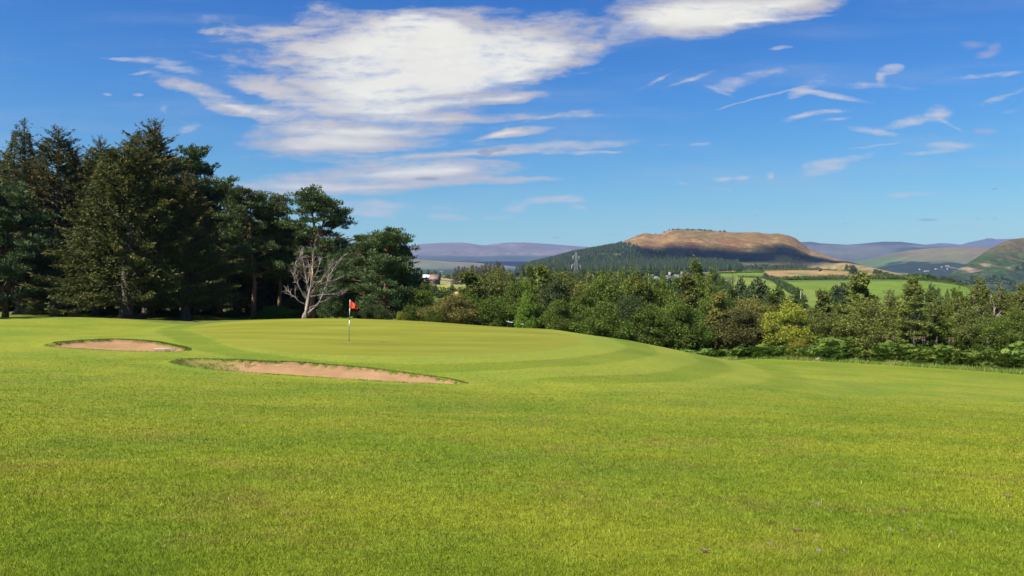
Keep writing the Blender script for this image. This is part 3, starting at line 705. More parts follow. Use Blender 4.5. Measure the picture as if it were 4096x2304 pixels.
def pine_geo(seed, H=16., R=3.6, bf=.35, nl=58, puff=52, fork=True, flat=0.):
    rng = np.random.default_rng(seed); tr = Acc(); br = Acc(); cr = Acc()
    k = 8; zs = np.linspace(0, H*.96, k); ln = rng.normal(0, .22, (k, 2)).cumsum(0)*.6; ln[0] = 0
    rad = H*.017*(1-zs/H)**.7+.02; rad[0] *= 1.35
    tr.tube(np.c_[ln, zs], rad, 8)
    stems = [(zs, ln)]
    if fork:
        i0 = 3; zf = np.linspace(zs[i0], H*.88, 6); a = rng.uniform(0, 2*pi); off = np.linspace(0, 1, 6)[:, None]*np.array([cos(a), sin(a)])*R*.42
        lf = ln[i0]+off+rng.normal(0, .08, (6, 2))*np.linspace(0, 1, 6)[:, None]
        tr.tube(np.c_[lf, zf], np.linspace(rad[i0]*.7, .03, 6), 7); stems.append((zf, lf))
    cs, ds, ss, Ls, ts = [], [], [], [], []
    def puffat(c, sc, tone):
        m = int(puff*rng.uniform(.7, 1.3)*sc)
        u = rsphere(rng, m); u[:, 2] = u[:, 2]*.7+.18
        rr_ = rng.uniform(.15, 1, m)**.6
        p = c+u*rr_[:, None]*np.array([.48, .48, .36])*sc
        d = unit(u+np.array([0, 0, .75])+rng.normal(0, .25, (m, 3)))
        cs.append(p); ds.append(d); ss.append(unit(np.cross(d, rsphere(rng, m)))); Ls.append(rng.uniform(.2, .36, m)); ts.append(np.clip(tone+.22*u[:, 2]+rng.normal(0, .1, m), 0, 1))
    for j in range(nl):
        t = bf+(1-bf)*((j+rng.random())/nl); z = H*t
        st = stems[rng.integers(len(stems))] if z > H*.45 else stems[0]
        z = min(z, st[0][-1]); c = np.array([np.interp(z, st[0], st[1][:, 0]), np.interp(z, st[0], st[1][:, 1]), z])
        tn_ = (t-bf)/(1-bf); prof = (1-tn_**1.25)**.85*min(1, .6+tn_*2)
        L = R*(.28+.9*prof)*rng.uniform(.6, 1.15); az = rng.uniform(0, 2*pi)
        tip = c+np.array([cos(az)*L, sin(az)*L, L*(rng.uniform(.0, .45)+.9*max(0, t-.5))])
        P = limb_pts(rng, c, tip, 5, .16, .04); br.tube(P, np.linspace(.018+.02*L, .014, 5), 4, .5, False)
        nsub = int(2+L*1.5)
        for q in range(nsub):
            s = rng.uniform(.42, 1.0); b0 = np.array([np.interp(s, np.linspace(0, 1, 5), P[:, i]) for i in range(3)])
            e = b0+rng.normal(0, .42, 3)*np.array([1, 1, .5])+np.array([cos(az), sin(az), .45])*.35
            if rng.random() < .5: br.tube(np.stack([b0, e]), [.018, .01], 3, .6, False)
            puffat(e, rng.uniform(.75, 1.35), .42)
        puffat(tip, rng.uniform(.8, 1.2), .5)
    top = np.array([ln[-1, 0], ln[-1, 1], H*.96])
    for q in range(5): puffat(top+rng.normal(0, .3, 3)-[0, 0, .25*q], .8, .5)
    cr_c = np.concatenate(cs)
    L_ = np.concatenate(Ls)
    cr.diamonds(cr_c, np.concatenate(ds), np.concatenate(ss), L_, L_*.34, np.concatenate(ts))
    return tr, br, cr
def broad_geo(seed, H=8., R=3., nl=26, n=24000, leaf=.17, low=.02, pointed=0., airy=0., shoots=10, trunk_r=.11, stems=1, blob=.30, droop=0.):
    rng = np.random.default_rng(seed); tr = Acc(); cr = Acc()
    zc = []
    for j in range(nl):
        t = (j+.5)/nl; z = H*(low+(1-low)*t*.93)+rng.normal(0, H*.03)
        w = np.sin(np.clip((z/H)*.86+.14, 0, 1)*pi)**.55 if pointed == 0 else (1-(z/H)**1.5)**(.5+.6*pointed)*min(1, z/H/.22+.45)
        a = j*2.4+rng.normal(0, .5); rr_ = R*w*rng.uniform(.35, .8)
        sz = max(R*blob*(.55+.6*w)*rng.uniform(.7, 1.3), .3)
        zc.append((cos(a)*rr_, sin(a)*rr_, min(max(z, sz*.6), H-sz*.45), sz))
    zc.append((0, 0, H-R*blob*.5, R*blob*.55)); zc.append((0, 0, H*.75, R*blob)); zc.append((0, 0, H*.5, R*blob*1.3))
    zc = np.array(zc)
    # stems
    hts = []
    for s in range(stems):
        a = rng.uniform(0, 2*pi); k = 7; zz_ = np.linspace(0, H*.9, k)
        sp = np.linspace(0, 1, k)*(R*.35 if stems > 1 else R*.06)
        P = np.c_[cos(a)*(sp+.12*(stems > 1))+rng.normal(0, .04*R, k)*np.linspace(0, 1, k), sin(a)*(sp+.12*(stems > 1))+rng.normal(0, .04*R, k)*np.linspace(0, 1, k), zz_]
        tr.tube(P, trunk_r*(1-zz_/H)**.8/(stems**.5)+.012, 7); hts.append(P)
    for c in zc:
        P = hts[rng.integers(len(hts))]; z0 = max(.15*H, c[2]*rng.uniform(.45, .75)); b0 = np.array([np.interp(z0, P[:, 2], P[:, i]) for i in range(3)])
        tr.tube(limb_pts(rng, b0, c[:3], 5, .14), np.linspace(trunk_r*.35, .012, 5), 4, .6, False)
    # every bough carries smaller clumps of leaves
    sub_ = []
    for c in zc:
        ns = int(np.clip(7+c[3]*9, 8, 26)); u = rsphere(rng, ns); u[:, 2] = u[:, 2]*.8+.12
        rs_ = c[3]*rng.uniform(.26, .50, ns)
        sub_.append(np.c_[c[:3]+u*(c[3]*rng.uniform(.55, 1.0, ns))[:, None]*np.array([1, 1, .88]), rs_, rng.normal(0, .10, ns)])
    sub_ = np.concatenate(sub_)
    wgt = sub_[:, 3]**2; m = rng.choice(len(sub_), n, p=wgt/wgt.sum())
    u = rsphere(rng, n); rad = rng.uniform(0, 1, n)**(.33+airy)*1.05
    p = sub_[m, :3]+u*(rad*sub_[m, 3])[:, None]*np.array([1.08, 1.08, .8])
    p[:, 2] = np.abs(p[:, 2]-.05)+.05
    d = unit(u*.5+rsphere(rng, n)*.8+np.array([0, 0, -.15-droop]))
    nrm = unit(u*.8+rsphere(rng, n)*.9+np.array([0, 0, .5])); side = unit(np.cross(d, nrm))
    L = leaf*rng.uniform(.6, 1.3, n)
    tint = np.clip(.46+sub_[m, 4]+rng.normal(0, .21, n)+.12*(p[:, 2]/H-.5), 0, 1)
    cr.diamonds(p, d, side, L, L*.62, tint)
    for q in range(shoots):     # leafy shoots standing out of the crown
        c = zc[rng.integers(len(zc)*2//3, len(zc))]; v = rsphere(rng, 1)[0]; v[2] = abs(v[2])+.8; v /= np.linalg.norm(v)
        b0 = c[:3]+v*c[3]*.8; LL = rng.uniform(.4, 1.0)*R*.2+.2
        tr.tube(np.stack([b0, b0+v*LL]), [.012, .006], 3, .6, False)
        m_ = int(16+LL*22); s = rng.uniform(0, 1, m_)
        pp = b0+v*(s*LL)[:, None]+rng.normal(0, .07, (m_, 3)); dd = unit(v*.8+rsphere(rng, m_))
        cr.diamonds(pp, dd, unit(np.cross(dd, rsphere(rng, m_))), leaf*.95, leaf*.55, np.clip(.6+rng.normal(0, .12, m_), 0, 1))
    return tr, None, cr
M_spr = foliage_mat('spruce_needles', [(0, (.024, .030, .011)), (.4, (.060, .066, .023)), (.7, (.105, .108, .036)), (.87, (.16, .13, .05)), (.94, (.17, .085, .035)), (1, (.18, .085, .035))], .12, .03, .02, .3)
M_spr2 = foliage_mat('bright_spruce_needles', [(0, (.026, .036, .012)), (.4, (.064, .078, .022)), (.7, (.10, .115, .032)), (.87, (.15, .125, .045)), (.94, (.17, .085, .035)), (1, (.18, .085, .035))], .14, .03, .02, .2)
M_dspr = foliage_mat('dark_spruce_needles', [(0, (.010, .018, .008)), (.5, (.022, .032, .013)), (1, (.045, .055, .022))], .08, .0, .0, .1)
M_pine = foliage_mat('pine_needles', [(0, (.019, .032, .012)), (.45, (.052, .076, .026)), (.8, (.10, .135, .045)), (1, (.155, .18, .065))], .12, .04, .02, .25)
M_dpine = foliage_mat('blue_pine_needles', [(0, (.018, .032, .014)), (.45, (.050, .078, .030)), (.8, (.085, .118, .042)), (1, (.15, .16, .06))], .12, .04, .02, .2)
def lm(name, a, b, c, d=None): return foliage_mat(name, [(0, a), (.42, b), (.74, c), (1, d or c)], .3, .03, .03, .2)
ML = {
 'green': lm('leaves_green', (.035, .051, .009), (.075, .106, .018), (.132, .167, .028), (.202, .220, .044)),
 'mid': lm('leaves_mid', (0.021, 0.037, 0.007), (0.052, 0.081, 0.013), (0.096, 0.135, 0.020), (0.157, 0.195, 0.036)),
 'bright': lm('leaves_bright', (.041, .077, .009), (.086, .149, .016), (.135, .216, .027), (.198, .270, .045)),
 'dark': lm('leaves_dark', (.020, .034, .012), (.042, .062, .020), (.070, .092, .028), (.10, .12, .04)),
 'olive': lm('leaves_olive', (0.039, 0.048, 0.010), (0.081, 0.094, 0.020), (0.132, 0.151, 0.035), (0.193, 0.208, 0.059)),
 'brown': lm('leaves_brown', (.042, .038, .010), (.090, .078, .020), (.150, .128, .034), (.22, .17, .055)),
 'yellow': lm('leaves_yellow', (.07, .085, .012), (.155, .175, .022), (.27, .26, .032), (.38, .33, .05)),
 'dull': lm('leaves_dull', (.028, .030, .010), (.060, .060, .018), (.098, .095, .028), (.15, .14, .045)),
 'birch': lm('leaves_birch', (0.045, 0.055, 0.010), (0.094, 0.110, 0.021), (0.151, 0.169, 0.038), (0.226, 0.228, 0.066)),
 'willow': lm('leaves_willow', (.062, .066, .013), (.123, .128, .026), (.194, .194, .044), (.264, .246, .070)),
}
M_bark = bark_mat('dark_bark', (.045, .034, .026), (.16, .13, .10))
M_pbark = bark_mat('orange_bark', (.09, .055, .035), (.30, .16, .085))
M_bbark = bark_mat('white_birch_bark', (.16, .11, .085), (.50, .42, .35), 4)
M_wood = bark_mat('bleached_wood', (.15, .115, .095), (.44, .36, .31), 5)
M_twig = bark_mat('twig_bark', (.05, .038, .028), (.13, .10, .075))

def T_(tr, br, cr, mb, mtw, mc, name):
    me_t = tr.build(name+'_trunk', [mb], True); me_c = cr.build(name+'_crown', [mc])
    me_b = br.build(name+'_branches', [mtw]) if br is not None and br.n else None
    return me_t, me_b, me_c
TPL = {}
def tpl(key, geo, mb, mtw, mc, H, R): TPL[key] = (*T_(*geo, mb, mtw, mc, key), H, R)
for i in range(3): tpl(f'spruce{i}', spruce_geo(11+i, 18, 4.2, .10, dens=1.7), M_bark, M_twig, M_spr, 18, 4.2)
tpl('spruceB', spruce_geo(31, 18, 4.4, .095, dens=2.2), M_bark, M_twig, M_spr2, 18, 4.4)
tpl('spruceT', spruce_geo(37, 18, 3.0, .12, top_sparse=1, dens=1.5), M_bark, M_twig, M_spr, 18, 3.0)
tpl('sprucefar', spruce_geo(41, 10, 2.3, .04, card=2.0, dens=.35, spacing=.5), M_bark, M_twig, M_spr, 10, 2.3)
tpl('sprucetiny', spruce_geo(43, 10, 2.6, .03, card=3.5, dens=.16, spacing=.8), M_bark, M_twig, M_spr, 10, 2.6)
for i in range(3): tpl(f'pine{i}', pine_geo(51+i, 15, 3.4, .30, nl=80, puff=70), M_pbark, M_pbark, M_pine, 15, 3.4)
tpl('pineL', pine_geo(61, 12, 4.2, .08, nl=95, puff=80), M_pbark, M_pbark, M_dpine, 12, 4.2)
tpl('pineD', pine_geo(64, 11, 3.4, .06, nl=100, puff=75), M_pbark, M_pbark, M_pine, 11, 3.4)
def share_tpl(key, src, mat):
    t = TPL[src]; me = t[2].copy(); me.materials.clear(); me.materials.append(mat); TPL[key] = (t[0], t[1], me, t[3], t[4])
shapes = {
 'round': [dict(seed=71, H=8, R=3.0, blob=.34), dict(seed=72, H=8, R=3.2, shoots=12, nl=30, blob=.34), dict(seed=73, H=7, R=3.4, stems=3, nl=34)],
 'tall': [dict(seed=81, H=9, R=2.3, nl=26, leaf=.21, n=18000, shoots=18, pointed=.4), dict(seed=82, H=9, R=2.4, nl=30, shoots=22, pointed=.2, stems=2)],
 'birch': [dict(seed=91, H=10, R=2.2, nl=34, n=16000, leaf=.15, low=.22, pointed=.5, airy=.25, shoots=26, blob=.27, droop=.5), dict(seed=92, H=9.5, R=2.6, nl=36, n=17000, leaf=.15, low=.12, pointed=.3, airy=.2, shoots=26, blob=.27, droop=.5, stems=2)],
 'bush': [dict(seed=101, H=4, R=2.6, nl=26, n=19000, stems=4, leaf=.12, shoots=8), dict(seed=102, H=4.2, R=2.4, nl=24, n=15000, stems=4, leaf=.15, shoots=12)],
 'far': [dict(seed=111, H=8, R=3.6, nl=18, n=2600, leaf=.55, shoots=0), dict(seed=112, H=8, R=3.3, nl=18, n=2600, leaf=.55, shoots=0), dict(seed=113, H=6, R=4, nl=16, n=2200, leaf=.5, shoots=0)],
}
BG = {}
for k, lst in shapes.items():
    for i, kw in enumerate(lst): BG[(k, i)] = (broad_geo(**kw), kw)
_cache = {}
def get_broad(k, i, tint):
    key = (k, i, tint)
    if key not in _cache:
        g, kw = BG[(k, i)]
        src = next((c for c in _cache if c[:2] == (k, i)), None)
        bark = M_bbark if k == 'birch' else M_bark
        if src is None: m = T_(*g, bark, M_twig, ML[tint], f'{k}_tree'); _cache[key] = (*m, kw['H'], kw['R'])
        else:
            t = _cache[src]; me = t[2].copy(); me.materials.clear(); me.materials.append(ML[tint]); _cache[key] = (t[0], t[1], me, t[3], t[4])
    return _cache[key]
def put_tree(name, t, x, y, z, H, width, label, cat='tree', group=None, rz=None, lean=(0, 0), simple=False):
    """Empty at the foot, with trunk, branches and crown as parts"""
    me_t, me_b, me_c, h0, r0 = t
    if simple:
        o = bpy.data.objects.new(name, me_c); C.objects.link(o); root = o
    else:
        root = bpy.data.objects.new(name, None); root.empty_display_size = .3; C.objects.link(root)
        for nm, me in (('trunk', me_t), ('branches', me_b), ('crown', me_c)):
            if me is None: continue
            o = bpy.data.objects.new(nm, me); C.objects.link(o); o.parent = root
    root.location = (x, y, z); s = width/(2*r0*.95)
    root.scale = (s, s, H/h0)
    root.rotation_euler = (lean[0], lean[1], (x*7.31+y*3.17) % 6.283 if rz is None else rz)
    tag(root, label, cat, group); return root
def tree_px(name, t, px, top, Y, wpx, label, cat='tree', group=None, far=False, sink=.05, **kw):
    x, y = wx(px, Y); z = float(Hv(np.array([x]), np.array([y]))[0]) if far else gz(x, y)
    ztop = (CY-top)/F0*Y
    return put_tree(name, t, x, y, z-sink, max(ztop-z, .5), wpx/F0*Y, label, cat, group, **kw)
# ================================================================ the conifer wood on the left
g_con = 'conifers in the wood left of the green'
for nm, key, px, top, Y, w, lab, kw in [
  ('spruce_tree', 'spruceT', 85, 478, 84, 300, 'tall spruce at the far left with a thin ragged top and bare upper trunk', {}),
  ('spruce_tree', 'spruce0', 235, 512, 80, 430, 'broad dark spruce standing between the thin topped one and the small topped one', {}),
  ('spruce_tree', 'spruce1', 395, 550, 86, 340, 'spruce with a small feathery top between two wider ones', {}),
  ('spruce_tree', 'spruceB', 505, 552, 71, 560, 'widest light green spruce with sweeping low branches and a flared pale trunk base', {}),
  ('spruce_tree', 'spruce2', 592, 480, 80, 470, 'tallest spruce of the wood with an open pointed top', {}),
  ('spruce_tree', 'spruce1', 745, 690, 74, 360, 'dark spruce with drooping branches reaching right over a shaded trunk', {}),
  ('pine_tree', 'pineL', 20, 770, 72, 370, 'blue green pine at the left edge of the picture with a low bushy crown', {}),
  ('pine_tree', 'pine0', 785, 612, 88, 230, 'tall pine with upright tufts next to the tallest spruce', {}),
  ('pine_tree', 'pine1', 880, 735, 84, 240, 'dense dark pine behind the drooping spruce', {}),
  ('pine_tree', 'pine2', 1015, 768, 80, 235, 'pine with an orange trunk low down and a rounded top', {}),
  ('pine_tree', 'pine0', 1120, 800, 84, 200, 'pine tucked between the orange trunked pine and the one above the dead tree', {'rz': 2.0}),
  ('pine_tree', 'pine1', 1245, 778, 81, 270, 'open crowned pine rising behind the bare dead tree', {'rz': 4.1}),
  ('pine_tree', 'pine2', 1462, 945, 76, 200, 'short pine with pale upright tufts behind the flag', {'rz': 1.2}),
  ('pine_tree', 'pineD', 1540, 940, 73, 236, 'bushy dark green pine at the right end of the wood, foliage down to the ground', {}),
  ]:
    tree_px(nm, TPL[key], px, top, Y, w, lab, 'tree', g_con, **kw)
back = [(-60, 620), (20, 600), (150, 610), (310, 600), (440, 620), (610, 620), (700, 700), (830, 770), (950, 830), (1060, 890), (1170, 900), (1290, 960), (1400, 1010), (1520, 1020)]
for i, (px, top) in enumerate(back):
    tree_px('spruce_tree', TPL[f'spruce{i % 3}'], px, top, 93+(i % 3)*4, 330, 'dark shaded spruce deep inside the wood behind the front row', 'tree', 'shaded spruces deep in the wood')
for i, px in enumerate(range(-80, 1560, 118)):
    tree_px('spruce_tree', TPL[f'spruce{(i+1) % 3}'], px+20*(i % 2), 930, 108+(i % 2)*7, 420, 'dark shaded spruce deep inside the wood behind the front row', 'tree', 'shaded spruces deep in the wood')
put_tree('spruce_tree', TPL['spruce1'], -47, 51, gz(-47, 51), 19, 9, 'spruce just beyond the left edge casting shade onto the lawn', 'tree', g_con)
put_tree('spruce_tree', TPL['spruce2'], -53, 60, gz(-53, 60), 20, 10, 'second spruce beyond the left edge of the lawn', 'tree', g_con)
# undergrowth
for px, top, Y, w, tint, lab, nm, k in [
  (1100, 1222, 80, 150, 'bright', 'low leafy green bush below the orange trunked pine', 'bush', ('bush', 0)),
  (1175, 1238, 82, 90, 'bright', 'small green bush at the left foot of the dead tree', 'bush', ('bush', 1)),
  (455, 1235, 84, 110, 'mid', 'small shaded bush between two trunks left of the flared spruce', 'bush', ('bush', 1)),
  (690, 1240, 82, 120, 'mid', 'shaded bush in the dark right of the flared spruce trunk', 'bush', ('bush', 0)),
  (930, 1240, 84, 130, 'mid', 'shaded bush below the dense dark pine', 'bush', ('bush', 1)),
  (140, 1225, 84, 140, 'dark', 'dark bush under the trees at the far left', 'bush', ('bush', 0)),
  (1345, 1005, 78, 170, 'dark', 'dark round broadleaved tree between the dead tree and the flag', 'broadleaf_tree', ('round', 0)),
  (1500, 1215, 70, 130, 'dark', 'low dark bush at the foot of the bushy pine', 'bush', ('bush', 0)),
  (1250, 1170, 86, 260, 'brown', 'brownish shrub behind the dead tree', 'bush', ('round', 2)),
  (800, 1200, 90, 200, 'dark', 'dark thicket in the shade between the pines', 'bush', ('bush', 0)),
  (320, 1205, 92, 240, 'dark', 'dark thicket in the shade behind the broad spruces', 'bush', ('bush', 1)),
  (570, 1200, 92, 240, 'dark', 'dark thicket in the shade behind the flared trunk', 'bush', ('bush', 0)),
  (1010, 1190, 92, 240, 'dark', 'dark thicket in the shade behind the orange trunk', 'bush', ('bush', 0)),
  (0, 1200, 92, 300, 'dark', 'dark thicket at the left edge of the wood', 'bush', ('bush', 1)),
  (1420, 1150, 84, 200, 'dark', 'dark thicket behind the flag', 'bush', ('bush', 1)),
  (1690, 1130, 72, 150, 'green', 'leafy green bush right beside the bushy pine', 'broadleaf_tree', ('round', 1)),
  (1640, 1222, 66, 90, 'mid', 'low dark green bush beyond the back of the green', 'bush', ('bush', 1)),
  (1600, 1243, 65, 42, 'yellow', 'small yellow green bush at the back edge of the green', 'bush', ('bush', 0)),
  (1735, 1235, 66, 110, 'mid', 'low leafy bush beside the brown hawthorn', 'bush', ('bush', 0)),
  ]:
    tree_px(nm, get_broad(*k, tint), px, top, Y, w, lab, 'bush' if nm == 'bush' else 'tree', 'undergrowth of the wood' if px < 1560 else 'bushes behind the green')
# dead tree ------------------------------------------------------
def dead_tree():
    rng = np.random.default_rng(5); Y = 66.5; x, y = wx(1222, Y); z = gz(x, y)
    root = bpy.data.objects.new('dead_tree', None); C.objects.link(root); root.location = (x, y, z-.1)
    tag(root, 'bare bleached dead tree with several forking stems at the edge of the wood', 'tree')
    s = Y/F0
    def q(px, py, dy=0): return np.array([(px-1222)*s, dy, (CY-py)*s-z])
    b = Acc(); tw = Acc(); ends = []
    stems = [
      [(1212, 1276), (1222, 1215), (1228, 1160), (1221, 1100), (1218, 1060), (1205, 1000)],
      [(1226, 1276), (1236, 1235), (1246, 1160), (1262, 1100), (1256, 1040), (1262, 975)],
      [(1222, 1190), (1199, 1140), (1190, 1085), (1197, 1045), (1204, 1030)],
      [(1230, 1250), (1262, 1215), (1280, 1170), (1300, 1110), (1320, 1060), (1345, 1020)],
      [(1236, 1230), (1275, 1205), (1305, 1197)],
      [(1245, 1165), (1275, 1135), (1310, 1105), (1330, 1068)],
      [(1240, 1180), (1290, 1175), (1335, 1172), (1360, 1178)],
      [(1222, 1218), (1195, 1195), (1170, 1175), (1150, 1150)],
      [(1199, 1140), (1180, 1105), (1176, 1078)],
      [(1228, 1150), (1240, 1080), (1230, 1035)],
      [(1262, 1100), (1285, 1050), (1288, 1020)],
      [(1275, 1135), (1300, 1120), (1340, 1115)]]
    for i, st in enumerate(stems):
        dy = rng.uniform(-.5, .5, len(st)).cumsum(); dy[0] = 0 if i < 2 else rng.uniform(-.1, .1)
        P = np.array([q(a, c, d) for (a, c), d in zip(st, dy)])
        t = np.linspace(0, 1, len(st)*3); Pi = np.stack([np.interp(t, np.linspace(0, 1, len(st)), P[:, k]) for k in range(3)], 1)
        Pi[1:-1] += rng.normal(0, .03, (len(Pi)-2, 3))
        r0 = (.15, .115, .062, .07, .03, .042, .03, .035, .034, .042, .034, .027)[i]
        b.tube(Pi, np.linspace(r0, .018, len(Pi)), 7)
        for k in range(4, len(Pi)):
            for _ in range(2 if i < 4 else 1):
                d = unit(Pi[k]-Pi[k-1]+rng.normal(0, .25, 3)*.6*np.linalg.norm(Pi[k]-Pi[k-1])*3); L = rng.uniform(.35, 1.25)
                d[2] = abs(d[2])*.7+.12
                e = Pi[k]+d*L; m = (Pi[k]+e)/2+rng.normal(0, .06, 3)
                tw.tube(np.stack([Pi[k], m, e]), [.017, .012, .006], 3, .5, False)
                for _2 in range(2):
                    d2 = unit(d+rng.normal(0, .5, 3)); tw.tube(np.stack([m, m+d2*L*.5]), [.012, .005], 3, .5, False)
    link('trunk', b.build('dead_tree_trunk', [M_wood], True), root); link('branches', tw.build('dead_tree_branches', [M_wood], True), root)
dead_tree()
# soil mound at the flared spruce
def mound():
    x, y = wx(505, 69.5); rng = np.random.default_rng(3); n = 20; a = np.linspace(0, 2*pi, n, False); rs = np.array([0, .35, .65, .9, 1.1])
    V = []
    for r in rs:
        for t in a:
            rr_ = r*(1.45+.25*sin(3*t)); V.append((rr_*cos(t), rr_*sin(t)*.8, .42*(1-r*r/1.21)+rng.normal(0, .025)-.05))
    Q = [(i*n+j, i*n+(j+1) % n, (i+1)*n+(j+1) % n, (i+1)*n+j) for i in range(len(rs)-1) for j in range(n)]
    link('soil_mound', mesh_np('soil_mound', V, [q[::-1] for q in Q], None, [plain_mat('brown_soil', (.10, .055, .035), .95, .4, 6)], smooth=True), None, (x, y, gz(x, y)), 'mound of brown needles and soil round the foot of the flared spruce', 'mound')
mound()
